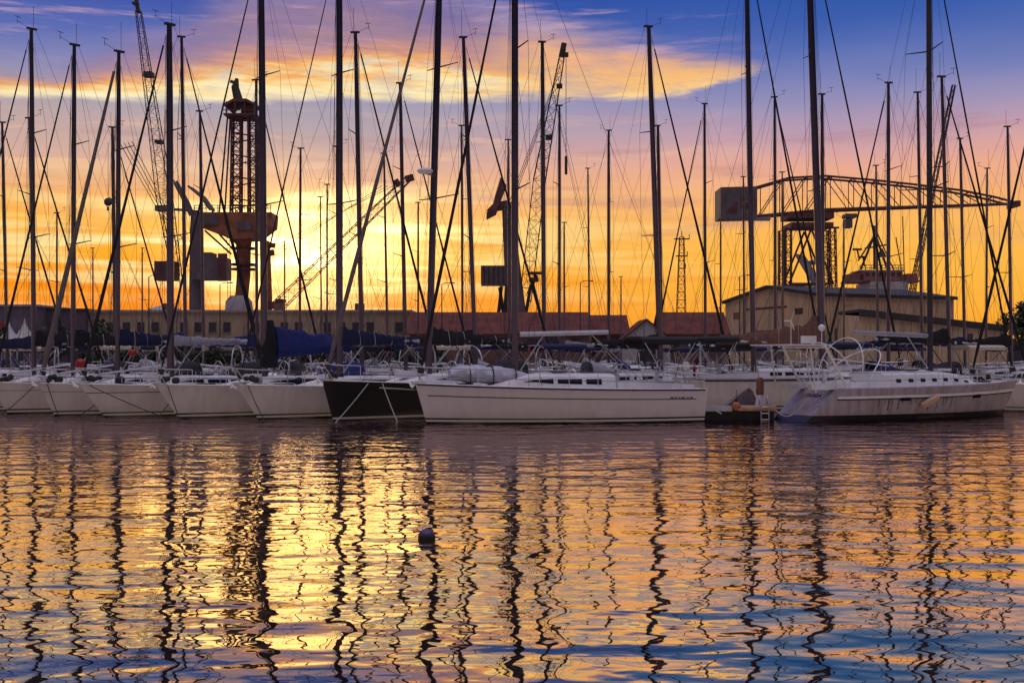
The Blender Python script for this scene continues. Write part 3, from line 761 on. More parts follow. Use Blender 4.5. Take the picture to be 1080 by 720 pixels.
o = obj('wedge', m, mat('wedge_grey', (.20, .16, .18), .8, 0, .2, 5), None, False); o.location = A
tag(o, 'grey tarpaulin heap on the pontoon left of the brown post', 'wedge')

# mooring buoy in the foreground water
T = thing('mooring_buoy', 'small dark purple ball buoy floating alone on golden water', 'buoy', Vector(((450-540)/F*15.6, 15.6, .035)))
m = MB(); m.ball((0, 0, 0), .115, 20, 14, (1, 1, .82)); obj('float', m, PURPLE, T, True)
m = MB(); m.tube([(-.03+.03*math.cos(a), 0, .10+.03*math.sin(a)) for a in [math.pi*k/8*2 for k in range(9)]], .008, 5, False); obj('ring', m, STEEL, T, True)
m = MB(); m.tube([(0, 0, -.03), (0, 0, .006)], [.119, .1185], 20); obj('weed_band', m, mat('weed', (.02, .03, .015), .9, 0, .4, 30), T, True)

# ------------------------------------------------------------------ shore: buildings
def bld_box(name, label, x0, x1, D, depth, z1, wall, roof, cat='building', rz=0, base=1.1):
    T = thing(name, label, cat, Vector(((x0+x1)/2, D, base)), rz)
    w = x1-x0
    m = MB(); m.box((0, depth/2, (z1-base)/2), (w, depth, z1-base)); obj('wall', m, wall, T)
    return T, w, z1-base
TAN = mat('tan_render', (.50, .38, .24), .9, 0, .15, .4)
OCHRE = mat('ochre_cladding', (.74, .53, .30), .8, 0, .12, .25, stretch=(4, 1, .2))
REDT = mat('red_roof_tiles', (.15, .035, .025), .85, 0, .25, .8)
DARKR = mat('dark_roof', (.05, .05, .05), .8, 0, .2, .5)
GREYB = mat('grey_shed_cladding', (.16, .14, .17), .8, 0, .2, .5)
WIN = mat('dark_window', (.02, .02, .025), .2, 0, .1, 1)
BR = mat('brick_wall', (.22, .12, .09), .9, 0, .2, 1.0)
CRN = mat('grey_crane_paint', (.16, .135, .14), .6, 0, .2, .5)
CRO = mat('orange_paint_with_sun_glow', (.38, .15, .065), .65, 0, .3, .6)  # orange base lightened to hold the sun's glow on the crane deck and columns
CRD = mat('dark_crane_steel', (.06, .05, .05), .7, 0, .2, .6)
CRR = mat('red_brown_crane_paint', (.15, .06, .055), .65, 0, .25, .6)
CRW = mat('white_crane_paint', (.5, .48, .5), .6, 0, .15, .6)
X = lambda px, D: (px-PXC)/F*D
Zt = lambda py, D: CH-(py-HOR)/F*D
D = 150
T, w, h = bld_box('harbour_office', 'long tan building with rows of dark windows behind the left masts', X(92, D), X(432, D), D, 12, Zt(329, D), TAN, DARKR)
m = MB(); m.box((0, 6, h+.14), (w+.6, 12.6, .28)); obj('roof', m, mat('pale_coping', (.42, .38, .34), .9), T)
for i in range(22):
    x = -w/2+1.4+i*(w-2.8)/21
    for z in (h-2.0, h-5.0):
        if (i*7+int(z)) % 5 == 0: continue
        m = MB(); m.box((x, -.02, z), (.95, .10, 1.3)); wd = obj('window', m, WIN, T)
        if z > h-3:
            m = MB(); m.box((x, -.09, z-.72), (1.15, .14, .1)); obj('sill', m, CONC, wd)
    # recessed reveals and downpipes
for k in range(5):
    x = -w/2+.8+k*(w-1.6)/4; m = MB(); m.tube([(x, -.12, 0), (x, -.12, h)], .09, 6); obj('downpipe', m, CRD if False else WIRE, T)
m = MB(); m.box((0, -.12, h-3.6), (w, .2, .22)); obj('string_course', m, CONC, T)
for i, dx in enumerate((-12, 3, 14)):
    m = MB(); m.box((dx, 5, h+.8), (1.2, 1.2, 1.1)); obj('chimney', m, BR, T)
T, w, h = bld_box('boat_shed', 'dark grey shed with dark door openings at far left behind the masts', X(-60, D), X(52, D), 146, 14, Zt(323, 146), GREYB, DARKR)
m = MB(); m.box((0, 7, h+.12), (w+.5, 14.5, .24)); obj('roof', m, mat('pale_metal_roof', (.4, .36, .42), .5), T)
for dx in (-4, 0, 4): m = MB(); m.box((dx, -.03, 2.1), (2.6, .1, 4.2)); obj('door', m, WIN, T)
m = MB(); m.box((2.3, -.12, 4.9), (2.2, .12, 1.7)); obj('sign_panel', m, RED, T)
T, w, h = bld_box('workshop', 'lower purple grey workshop between the shed and tan building', X(48, D), X(93, D), 149, 12, Zt(327, 149), mat('purple_grey_wall', (.13, .10, .14), .9), DARKR)
m = MB(); m.box((0, 6, h+.12), (w+.4, 12.4, .2)); obj('roof', m, DARKR, T)
for dx in (-1.4, 1.2): m = MB(); m.box((dx, -.03, 1.6), (1.5, .1, 2.8)); obj('door', m, WIN, T)
for px, top, lab in ((26, 336, 'white pointed canopy tent beside the red sign, taller one'), (10, 340, 'white pointed canopy tent at the left edge, lower one')):
    T = thing('canopy_tent', lab, 'tent', Vector((X(px, 125), 125, 1.1)))
    h = Zt(top, 125)-1.1
    m = MB(); c = [(-1.6, -1.6, 2.2), (1.6, -1.6, 2.2), (1.6, 1.6, 2.2), (-1.6, 1.6, 2.2)]
    rr = []
    for i in range(7):
        u = i/6; k = (1-u)**1.5; rr.append([Vector((x*k+.02*x*(u > .99), y*k+.02*y*(u > .99), z+(h-2.2)*u)) for x, y, z in c])
    m.loft(rr); obj('canvas', m, SAILW, T)
    for x, y, z in c: m = MB(); m.tube([(x*.97, y*.97, 0), (x*.97, y*.97, 2.25)], .05, 5); obj('leg', m, ALU_L, T)
# domed hall
T = thing('domed_hall', 'low white domed roof rising behind the tan building', 'building', Vector((X(168, 175), 178, 1.1)))
r = 23*175/F; zt = Zt(321, 175)-1.1
m = MB(); rr = []
for i in range(7):
    a = math.pi/2*i/6; rr.append([Vector((r*math.cos(a)*math.cos(b)+.01*math.cos(b), r*math.cos(a)*math.sin(b)+.01*math.sin(b), zt-2+2*math.sin(a))) for b in [2*math.pi*k/24 for k in range(24)]])
m.loft(rr); obj('dome', m, CRW, T, True)
m = MB(); m.tube([(0, 0, 0), (0, 0, zt-2)], r*.98, 24); obj('wall', m, TAN, T, True)

def gable(name, label, pxa, pxb, D, ridge_py, eave_py, wall, roof, depth=11):
    x0, x1 = X(pxa, D), X(pxb, D); zr, ze = Zt(ridge_py, D+depth/2)-1.1, Zt(eave_py, D)-1.1
    T = thing(name, label, 'building', Vector(((x0+x1)/2, D, 1.1))); w = x1-x0
    m = MB(); m.prism([(-w/2, 0, 0), (-w/2, 0, ze), (-w/2, depth/2, zr), (-w/2, depth, ze), (-w/2, depth, 0)], (w, 0, 0)); obj('wall', m, wall, T)
    m = MB(); o = .35; t = .18; sl = (zr-ze)/(depth/2)
    m.prism([(-w/2-o, -o, ze-o*sl+.02), (-w/2-o, depth/2, zr+.02), (-w/2-o, depth+o, ze-o*sl+.02), (-w/2-o, depth+o, ze-o*sl+t), (-w/2-o, depth/2, zr+t+.05), (-w/2-o, -o, ze-o*sl+t)], (w+2*o, 0, 0)); obj('roof', m, roof, T)
    return T, w, ze
T, w, h = gable('brick_warehouse', 'long warehouse with red tiled roof behind the centre masts', 432, 622, 140, 331, 352, BR, REDT)
for i in range(8): m = MB(); m.box((-w/2+1.6+i*2.7, -.03, h-1.2), (1.2, .1, 1.2)); obj('window', m, WIN, T)
T, w, h = gable('tiled_house', 'short red roofed house left of the gabled white boathouse', 628, 662, 143, 334, 352, BR, REDT, 9)
for dx in (-1, 1): m = MB(); m.box((dx, -.03, h-1.1), (.8, .1, 1)); obj('window', m, WIN, T)
T, w, h = gable('tile_roof_store', 'red tiled store beside the big ochre warehouse', 700, 768, 145, 331, 352, BR, REDT, 10)
for i in range(3): m = MB(); m.box((-w/2+1.5+i*2.6, -.03, h-1.2), (1.1, .1, 1.1)); obj('window', m, WIN, T)
# boathouse, gable end facing the water
D = 138; T = thing('boathouse', 'small white gabled boathouse between the red roofs', 'building', Vector((X(682, D), D, 1.1)))
w = 50*D/F; h1, h2 = Zt(358, D)-1.1, Zt(338, D)-1.1
m = MB(); m.prism([(-w/2, 0, 0), (w/2, 0, 0), (w/2, 0, h1), (0, 0, h2), (-w/2, 0, h1)], (0, 9, 0)); obj('wall', m, mat('white_boards', (.5, .48, .46), .8), T)
m = MB(); m.prism([(-w/2-.4, -.3, h1-.3), (0, -.3, h2+.02), (w/2+.4, -.3, h1-.3), (w/2+.4, -.3, h1-.1), (0, -.3, h2+.25), (-w/2-.4, -.3, h1-.1)], (0, 9.6, 0)); obj('roof', m, REDT, T)
m = MB(); m.box((0, -.04, 1.3), (2.2, .1, 2.6)); obj('door', m, WIN, T)

# ochre warehouse: gable end towards the left, long side to the right
T = thing('warehouse', 'big ochre warehouse with dark roof edge behind the right masts', 'building', Vector((0, 0, 1.1)))
A = P(862, 0, 150); Bp = P(1006, 0, 160); Cp = P(765, 0, 172)
A.z = Bp.z = Cp.z = 0; Dp = Bp+Cp-A
he = Zt(314, 150)-1.1+.4
hr = Zt(304.5, 161)-1.1
mAC = (A+Cp)/2; mBD = (Bp+Dp)/2; up = Vector((0, 0, 1))
m = MB(); m.loft([[A, A+up*he, mAC+up*hr, Cp+up*he, Cp], [Bp, Bp+up*he, mBD+up*hr, Dp+up*he, Dp]]); obj('wall', m, OCHRE, T)
m = MB(); n_ = (A-Bp).normalized()*.4; q = (A-Cp).normalized()*.4
r1 = [A+up*(he-.2)+q, mAC+up*(hr+.05), Cp+up*(he-.2)-q, Cp+up*(he+.25)-q, mAC+up*(hr+.5), A+up*(he+.25)+q]; r2 = [p+(Bp-A) for p in r1]
m.loft([[p+n_ for p in r1], [p-n_ for p in r2]]); obj('roof', m, DARKR, T)
dr = (A-Cp).normalized(); nr = Vector((dr.y, -dr.x, 0)); nr = nr if nr.y < 0 else -nr
def on_gable(u0, u1, z0, z1, nm, mt):
    m = MB(); a = Cp.lerp(A, u0)+nr*.05; b = Cp.lerp(A, u1)+nr*.05
    m.prism([a+up*z0, b+up*z0, b+up*z1, a+up*z1], nr*-.12); obj(nm, m, mt, T)
on_gable(.25, .7, he-1.4, he-1.15, 'pipe', CRD); on_gable(.1, .18, he-2.6, he-1.6, 'vent', WIN); on_gable(.78, .86, he-2.4, he-1.6, 'vent', WIN); on_gable(.35, .65, 0, 5.0, 'door', CRN)
dl = (Bp-A).normalized(); nl = Vector((dl.y, -dl.x, 0)); nl = nl if nl.y < 0 else -nl
for u in (.12, .55):
    m = MB(); a = A.lerp(Bp, u)+nl*.05; b = A.lerp(Bp, u+.12)+nl*.05; m.prism([a, b, b+up*5, a+up*5], nl*-.12); obj('door', m, CRN, T)
T = thing('warehouse_annex', 'lower ochre annex with sloping dark roof in front of the big warehouse', 'building', Vector((0, 0, 1.1)))
A = P(906, 0, 138); Bp = P(1062, 0, 146); A.z = Bp.z = 0; q = Vector((0, 9, 0))
ha = Zt(329, 138)-1.1; hb = Zt(346, 146)-1.1
m = MB(); m.loft([[A, A+up*ha, A+up*ha+q, A+q], [Bp, Bp+up*hb, Bp+up*hb+q, Bp+q]]); obj('wall', m, OCHRE, T)
m = MB(); o = Vector((0, -.4, 0)); m.loft([[A+up*(ha-.5)+o, A+up*(ha+.35)+o, A+up*(ha+.35)+q, A+up*(ha+.02)+q], [Bp+up*(hb-.5)+o, Bp+up*(hb+.35)+o, Bp+up*(hb+.35)+q, Bp+up*(hb+.02)+q]]); obj('roof', m, DARKR, T)
for u in (.2, .72):
    m = MB(); a = A.lerp(Bp, u)+Vector((0, -.06, 0)); b = A.lerp(Bp, u+.04)+Vector((0, -.06, 0)); m.prism([a+up*3, b+up*3, b+up*4.2, a+up*4.2], (0, .12, 0)); obj('window', m, WIN, T)

# trees
LEAF = mat('dark_leaves', (.035, .055, .02), .7, 0, .4, .8)
BARK = mat('bark', (.07, .05, .04), .9, 0, .3, 3)
def tree(px, D, h, r, lab, seed, n=1500):
    R = random.Random(seed); T = thing('tree', lab, 'tree', Vector((X(px, D), D, 1.1)), 0, 'trees on the far quay')
    m = MB(); m.tube([(0, 0, 0), (.1, 0, h*.3), (.05, .1, h*.62)], [.28, .2, .1], 8)
    for k in range(6):
        a = k*1.05+R.random(); z = h*(.28+.05*k); m.tube([(.05, 0, z), (math.cos(a)*r*.35, math.sin(a)*r*.35, z+h*.18), (math.cos(a)*r*.62, math.sin(a)*r*.62, z+h*.3)], [.11, .07, .03], 5)
    obj('trunk', m, BARK, T, True)
    cl = [(Vector((R.gauss(0, r*.42), R.gauss(0, r*.42), h*.62+R.gauss(0, h*.16))), R.uniform(.28, .5)*r) for _ in range(16)]
    m = MB(); s = .26
    for _ in range(n):
        c, rr = R.choice(cl); d = Vector((R.gauss(0, 1), R.gauss(0, 1), R.gauss(0, 1))).normalized()*rr*R.uniform(.55, 1.05)
        p = c+d
        if p.z < h*.25 or p.z > h*1.02: continue
        a = Vector((R.uniform(-1, 1), R.uniform(-1, 1), R.uniform(-1, 1))).normalized(); b = a.orthogonal().normalized()
        e = s*R.uniform(.6, 1.4)
        m.add([p-a*e, p+b*e*.5, p+a*e, p-b*e*.5], [(0, 1, 2, 3)])
    obj('crown', m, LEAF, T)
tree(1084, 118, Zt(319, 118)-1.1, 2.6, 'dark rounded tree at the right picture edge beyond the annex', 1, 2600)
tree(1112, 122, Zt(312, 122)-1.1, 3.2, 'taller dark tree beyond the right picture edge', 2, 2600)
tree(108, 132, Zt(338, 132)-1.1, 2.0, 'dark tree before the left end of the tan building', 3)
tree(62, 130, Zt(343, 130)-1.1, 1.9, 'small dark tree before the purple grey workshop', 4)
tree(-8, 130, Zt(340, 130)-1.1, 2.0, 'dark tree at the left picture edge before the shed', 5)

# hedge along the quay edge
T = thing('hedge', 'long dark uneven hedge along the quay below the tan building', 'hedge', Vector((0, 127, 1.1)))
R = random.Random(9); m = MB(); st = MB()
xa, xb_ = X(84, 127), X(470, 127)
for _ in range(15000):
    x = R.uniform(xa, xb_); top = 2.0+.55*noise.noise((x*.25, 3, 0))+.35*noise.noise((x*.9, 7, 0))
    z = R.uniform(.1, 1)**.7*top; y = R.gauss(0, .35)
    a = Vector((R.uniform(-1, 1), R.uniform(-1, 1), R.uniform(-1, 1))).normalized(); b = a.orthogonal().normalized(); e = R.uniform(.10, .24); p = Vector((x, y, z))
    m.add([p-a*e, p+b*e*.5, p+a*e, p-b*e*.5], [(0, 1, 2, 3)])
obj('foliage', m, LEAF, T)
for k in range(40):
    x = xa+(xb_-xa)*(k+.5)/40; st.tube([(x, 0, 0), (x+R.uniform(-.2, .2), 0, 1.3)], [.06, .03], 5)
st.tube([(xa, 0, .06), (xb_, 0, .06)], .05, 5)
obj('stems', st, BARK, T)

# ------------------------------------------------------------------ cranes
def PP(px, py, D): return P(px, py, D)
# A: luffing crane with grey column and cabins
D = 190; u = D/F
T = thing('harbour_crane', 'grey luffing crane with two cabins and long thin jib reaching the top edge', 'crane', Vector((X(207, D), D, 1.1)))
T0 = T.location.copy()
L_ = lambda px, py, dy=0: PP(px, py, D)-T0+Vector((0, dy, 0))
m = MB(); m.tube([(0, 0, 0), L_(206, 300), L_(206, 240), L_(206, 222)], [1.15, 1.0, .85, .7], 14); obj('column', m, CRN, T, True)
m = MB(); 
for s in (-1, 1): m.tube([L_(184, 190, s*1.2), L_(196, 212, s*1.2), L_(203, 228, s)], [.22, .28, .32], 6); m.tube([L_(200, 197, s), L_(214, 208, s), L_(224, 222, s)], [.2, .32, .32], 6)
m.box(L_(172, 220), (2.2, 2, .9)); m.tube([L_(172, 220), L_(200, 222)], .25, 6); obj('head_frame', m, CRN, T)
m = MB(); m.box(L_(176, 286), (21*u, 3, 20*u)); obj('cabin', m, CRR, T)
m = MB(); m.box(L_(223, 284), (36*u, 4, 23*u)); m.box(L_(216, 270), (20*u, 3.4, 6*u)); obj('machinery_house', m, CRN, T)
m = MB(); m.box(L_(238, 283, -2.2), (9*u, .3, 29*u)); obj('door', m, CRR, T)
m = MB(); m.lattice(L_(187, 292), L_(173, 205), 1.2, 2.2, 7, .035, rc=.09); m.lattice(L_(173, 205), L_(146, 12), 2.2, .8, 17, .032, rc=.08); m.tube([L_(146, 14), L_(142, -10)], .35, 6); m.box(L_(143, 4), (6*u, 1, 2*u))
m.box(L_(157, 79), (9*u, 1.6, .8)); m.box(L_(168, 150), (7*u, 1.6, .5))
obj('jib', m, CRD, T)
for k in range(4): m = MB(); m.tube([L_(127+4*k, 152-k), L_(173+3*k, 233)], .06, 4); obj('pendant_cable', m, CRD, T)
m = MB(); m.tube([L_(114, 150), L_(114, 206)], .035, 4); m.ball(L_(114, 213), 4.5*u, 8, 6, (1, .6, 1)); m.tube([L_(114, 218), L_(114, 222)], .2, 5); obj('hook_block', m, CRD, T)
# B: tall lattice tower crane with deck and columns coloured for the sun's glow
D = 200; u = D/F
T = thing('tower_crane', 'brown lattice tower crane with wide machinery deck glowing before the sun', 'crane', Vector((X(257, D), D, 1.1))); T0 = T.location.copy()
m = MB(); m.lattice(L_(249, 226), L_(250, 122), 10*u, 9*u, 11, .09, rc=.19); m.lattice(L_(268, 226), L_(267, 122), 10*u, 9*u, 11, .09, rc=.19)
for k in range(9): py = 128+11.5*k; m.tube([L_(244, py), L_(272, py+(5 if k % 2 else -5))], .12, 4)
obj('lattice_tower', m, CRR, T)
m = MB(); m.box(L_(257, 124), (34*u, 6, 1.6*u)); m.loft([[L_(a, b, s_) for a, b in ((241, 113), (250, 108), (264, 108), (275, 114), (275, 116), (264, 111), (250, 111), (241, 116))] for s_ in (-3, 3)])
for a in (243, 252, 262, 272): m.tube([L_(a, 124, -2.8), L_(a, 111, -2.8)], .16, 5); m.tube([L_(a, 124, 2.8), L_(a, 111, 2.8)], .16, 5)
m.box(L_(263, 118), (12*u, 4, 8*u)); m.tube([L_(239, 120, -3), L_(276, 120, -3)], .08, 4); obj('top_platform', m, CRR, T)
m = MB(); m.tube([L_(252, 108), L_(248, 92), L_(250, 83)], [.9, .7, .3], 6); m.tube([L_(243, 86), L_(250, 88)], .3, 5); obj('mast_head', m, CRD, T)
for dx in (0, 3): m = MB(); m.tube([L_(240+dx, 124), L_(231+2*dx, 228)], .16, 5); obj('stay', m, CRD, T)
m = MB(); m.prism([L_(210, 226, -3), L_(290, 226, -3), L_(289, 240, -3), L_(272, 253, -3), L_(247, 254, -3), L_(236, 249, -3), L_(212, 240, -3)], (0, 6, 0)); obj('machinery_deck', m, CRO, T)
m = MB(); m.box(L_(224, 234, -3.1), (22*u, .3, 11*u)); m.box(L_(262, 240, -3.1), (14*u, .3, 9*u)); m.box(L_(280, 233, -3.1), (10*u, .3, 7*u)); obj('side_panel', m, CRN, T)
m = MB()
for z in (219, 222): m.tube([L_(210, z, -3), L_(290, z, -3)], .07, 4)
for k in range(14): m.tube([L_(210+6.1*k, 226, -3), L_(210+6.1*k, 219, -3)], .07, 4)
obj('railing', m, CRD, T)
for a, b in ((228, 250), (216, 244), (238, 258)): m = MB(); m.tube([L_(a, 243), L_(b, 268)], .18, 5); obj('brace', m, CRR, T)
m = MB()
for dx in (-.25, .25): m.tube([L_(243, 252)+Vector((dx, -1.5, 0)), L_(244, 320)+Vector((dx, -1.5, 0))], .05, 4)
for k in range(26): p_ = L_(243+k/26, 252+k*68/26)+Vector((0, -1.5, 0)); m.tube([p_-Vector((.25, 0, 0)), p_+Vector((.25, 0, 0))], .035, 4)
obj('ladder', m, CRD, T)
m = MB(); m.tube([L_(257, 252), L_(257, 262), L_(257, 290), L_(255, 312), L_(253, 372)], [9*u, 7.6*u, 7.2*u, 7*u, 7*u], 16)
obj('column', m, CRO, T, True)
for py, rr_ in ((262, 12), (279, 13), (284, 13)): m = MB(); m.tube([L_(257, py-1), L_(257, py+1)], rr_*u, 16); obj('walkway_ring', m, CRR, T, True)
m = MB(); m.tube([L_(252, 312), L_(252, 318), L_(252, 335)], [9*u, 14*u, 15*u], 16); obj('base_cone', m, CRW, T, True)
m = MB(); m.tube([L_(280, 254), L_(280, 270), L_(281, 312), L_(281, 372)], [4*u, 5.4*u, 6*u, 6*u], 14); m.tube([L_(280, 258), L_(290, 259)], .5, 6); m.tube([L_(280, 268), L_(289, 266)], .6, 6); obj('rear_column', m, CRO, T, True)
m = MB(); m.lattice(L_(290, 326), L_(430, 189), 2.0, 1.0, 16, .035, rc=.085); m.box(L_(432, 188), (9*u, 1.4, 1.0), Matrix.Rotation(math.radians(-15), 3, 'Y')); m.tube([L_(417, 190), L_(421, 196)], .6, 6); obj('jib', m, CRR, T)
m = MB(); m.box(L_(290, 322), (16*u, 4, 7*u)); m.box(L_(296, 317), (8*u, 3, 3*u)); obj('jib_foot', m, CRR, T)
for k in range(3): m = MB(); m.tube([L_(284, 262+6*k), L_(415-6*k, 196)], .045, 4); obj('pendant_cable', m, CRD, T)
# C: knuckle crane with steep jib
D = 180; u = D/F
T = thing('harbour_crane', 'pale column crane with drooping head, box cab and steep jib in the middle', 'crane', Vector((X(546, D), D, 1.1))); T0 = T.location.copy()
m = MB(); m.tube([(0, 0, 0), L_(546, 345), L_(541, 290), L_(537, 240), L_(535, 214)], [13*u, 11*u, 9*u, 7*u, 6*u], 14); obj('column', m, CRN, T, True)
m = MB(); m.loft([[L_(528, 188, s), L_(534, 196, s), L_(528, 212, s), L_(523, 226, s), L_(513, 231, s), L_(514, 222, s), L_(520, 216, s)] for s in (-1.2, 1.2)]); m.tube([L_(524, 218), L_(536, 216)], .8, 6); obj('head_arm', m, CRR, T)
m = MB(); m.box(L_(522, 291), (29*u, 4, 20*u)); obj('cab', m, CRN, T)
m = MB(); 
for k in range(5): m.box(L_(511+5*k, 291, -2.05), (.25, .1, 18*u))
obj('cab_ribs', m, CRD, T)
m = MB(); m.box(L_(564, 288), (14*u, 2.5, 2*u)); m.box(L_(563, 295), (10*u, 2.4, 4*u)); m.tube([L_(557, 310), L_(566, 290)], .3, 5); obj('side_platform', m, CRR, T)
m = MB(); 
for a, b in (((529, 302), (524, 345)), ((534, 302), (532, 345)), ((527, 303), (533, 345)), ((560, 300), (553, 340)), ((562, 300), (572, 340))): m.tube([L_(*a), L_(*b)], .28, 5)
obj('support_legs', m, CRD, T)
m = MB(); m.lattice(L_(554, 318), L_(569, 190), 1.8, 1.9, 9, .035, rc=.08); m.lattice(L_(569, 190), L_(594, 52), 1.9, .7, 11, .04, rc=.10); m.tube([L_(592, 60), L_(595, 46)], .5, 6); m.box(L_(590, 91), (6*u, 1, .6)); m.box(L_(579, 145), (7*u, 1.2, .7)); m.box(L_(597, 58), (5*u, .8, .6))
obj('jib', m, CRD, T)
for k in range(3): m = MB(); m.tube([L_(536+2*k, 216), L_(591-4*k, 70+14*k)], .05, 4); obj('pendant_cable', m, CRD, T)
m = MB(); m.tube([L_(597, 58), L_(597, 165)], .05, 4); m.tube([L_(597, 165), L_(597, 184)], .25, 6); obj('hook', m, CRD, T)
# D: hammerhead crane
D = 210; u = D/F
T = thing('hammerhead_crane', 'long horizontal hammerhead crane with box counterweight and braced truss arm', 'crane', Vector((X(850, D), D, 1.1))); T0 = T.location.copy()
m = MB(); m.prism([L_(757, 200, -3), L_(795, 199, -3), L_(795, 231, -3), L_(757, 232, -3)], (0, 6, 0)); obj('counterweight', m, CRN, T)
m = MB(); 
for a, b, c in (((762, 226), (774, 214), (774, 226)), ((778, 222), (778, 208), (788, 222))): m.prism([L_(*a, -3.1), L_(*b, -3.1), L_(*c, -3.1)], (0, .12, 0))
obj('counterweight_panel', m, CRR, T)
up_ = [(795, 199), (830, 189), (868, 187), (915, 191), (962, 196), (1010, 202), (1045, 209), (1068, 215)]
def upy(px):
    for (a, ya), (b, yb) in zip(up_, up_[1:]):
        if a <= px <= b: return ya+(yb-ya)*(px-a)/(b-a)
    return up_[-1][1]
m = MB()
for s in (-1.6, 1.6):
    m.tube([L_(x, y, s) for x, y in up_], .22, 6)
    m.tube([L_(795, 229, s), L_(868, 222, s), L_(1070, 216 if s < 0 else 214, s)], .26, 6)
    xs_ = [800+24.4*k for k in range(12)]
    for k, x in enumerate(xs_[:-1]):
        lo = lambda p: 229-(p-795)*7/73 if p < 868 else 222-(p-868)*6/202
        m.tube([L_(x, lo(x), s), L_(x, upy(x), s)], .085, 4)
        x2 = xs_[k+1]; m.tube([L_(x, upy(x), s), L_(x2, lo(x2), s)] if k > 2 else [L_(x, lo(x), s), L_(x2, upy(x2), s)], .09, 4)
for k in range(12): x = 800+24.4*k; m.tube([L_(x, upy(x), -1.6), L_(x, upy(x), 1.6)], .13, 4)
m.box(L_(1069, 216), (5*u, 4, 6*u)); obj('truss_arm', m, CRR, T)
m = MB(); m.box(L_(851, 229), (48*u, 6, 6*u)); m.box(L_(852, 239), (44*u, 6.5, 5*u)); m.tube([L_(826, 243, -3), L_(880, 242, -3)], .2, 5); obj('slewing_platform', m, CRR, T)
m = MB()
for s in (-2.5, 2.5):
    m.lattice(L_(828, 345, s), L_(828, 242, s), 1.0, 1.0, 12, .06, rc=.12); m.lattice(L_(876, 345, s), L_(874, 242, s), 1.0, 1.0, 12, .06, rc=.12)
    m.tube([L_(829, 300, s), L_(852, 243, s)], .2, 5); m.tube([L_(875, 300, s), L_(852, 243, s)], .2, 5); m.tube([L_(829, 300, s), L_(875, 300, s)], .2, 5)
obj('lattice_legs', m, CRR, T)
m = MB(); m.loft([[L_(839, 268, s), L_(848, 270, s), L_(868, 302, s), L_(862, 306, s), L_(852, 290, s)] for s in (-.8, .8)]); m.box(L_(860, 277), (14*u, 1.6, 4*u)); obj('inner_arm', m, CRW, T)
m = MB(); m.box(L_(896, 228), (12*u, 2.4, 4*u)); m.box(L_(894, 236), (7*u, 2, 9*u)); obj('trolley', m, CRN, T)
m = MB(); m.box(L_(803, 230), (16*u, 3, 4*u)); m.tube([L_(790, 231), L_(812, 231)], .4, 6); obj('tail_platform', m, CRW, T)

# ship behind the warehouse
D = 205; u = D/F
T = thing('ship', 'moored ship with reddish bridge, radar mast and derrick above the warehouse roof', 'ship', Vector((X(930, D), D, 0))); T0 = T.location.copy()
m = MB(); rr = []
for k, (x, hb_) in enumerate(((-32, 1), (-30, 4), (-20, 5.5), (10, 5.5), (22, 4), (30, .4))): rr.append([Vector((x, -hb_, 5.2)), Vector((x*.98, -hb_*.9, -.4)), Vector((x*.98, hb_*.9, -.4)), Vector((x, hb_, 5.2))])
m.loft(rr); obj('hull', m, mat('ship_hull_paint', (.05, .05, .08), .5), T)
m = MB(); m.box(L_(930, 322), (40*u, 8, 46*u)); m.box(L_(929, 304), (34*u, 7.4, 12*u)); obj('superstructure', m, CRW, T)
SHR = mat('reddish_ship_paint', (.34, .15, .13), .6, 0, .2, .6)
m = MB(); m.box(L_(925, 292), (40*u, 7, 10*u)); m.box(L_(928, 297.5), (72*u, 6.4, 2*u)); obj('bridge', m, SHR, T)
for a in (898, 957): m = MB(); m.box(L_(a, 293), (11*u, 5, 7*u)); obj('bridge_wing', m, SHR, T)
m = MB(); m.box(L_(925, 286.4), (46*u, 6, 1.2*u)); obj('roof', m, CRW, T)
m = MB()
for z in (281, 284): m.tube([L_(902, z, -2.8), L_(948, z, -2.8)], .07, 4)
for k in range(9): m.tube([L_(902+5.75*k, 286, -2.8), L_(902+5.75*k, 281, -2.8)], .07, 4)
obj('railing', m, CRD, T)
for k in range(6): m = MB(); m.box(L_(908.5+6.6*k, 290.5, -3.55), (3.6*u, .15, 3.6*u)); obj('window', m, WIN, T)
m = MB(); 
for a in (908, 922, 936): m.tube([L_(a, 284), L_(923, 246)], .22, 5)
m.tube([L_(923, 284), L_(922, 238)], .3, 6); m.tube([L_(912, 262), L_(936, 258)], .15, 5); m.tube([L_(905, 275), L_(920, 252)], .15, 5); obj('mast', m, CRD, T)
for px, py, w_ in ((904, 263, 9), (910, 271, 6)): m = MB(); m.box(L_(px, py), (w_*u, .6, 2*u)); m.tube([L_(px, py), L_(px+2, py+10)], .15, 5); obj('radar', m, CRD, T)
m = MB(); m.tube([L_(930, 262), L_(930, 271)], [.15, 5.5*u], 8); obj('day_cone', m, CRD, T)
m = MB(); m.lattice(L_(956, 338), L_(1006, 90), .9, .5, 26, .035, rc=.10); obj('derrick', m, CRD, T)
for a, b in (((925, 245), (958, 320)), ((922, 240), (950, 300)), ((945, 250), (958, 330)), ((975, 240), (958, 330)), ((952, 228), (955, 330))): m = MB(); m.tube([L_(*a), L_(*b)], .10, 4); obj('stay', m, CRD, T)
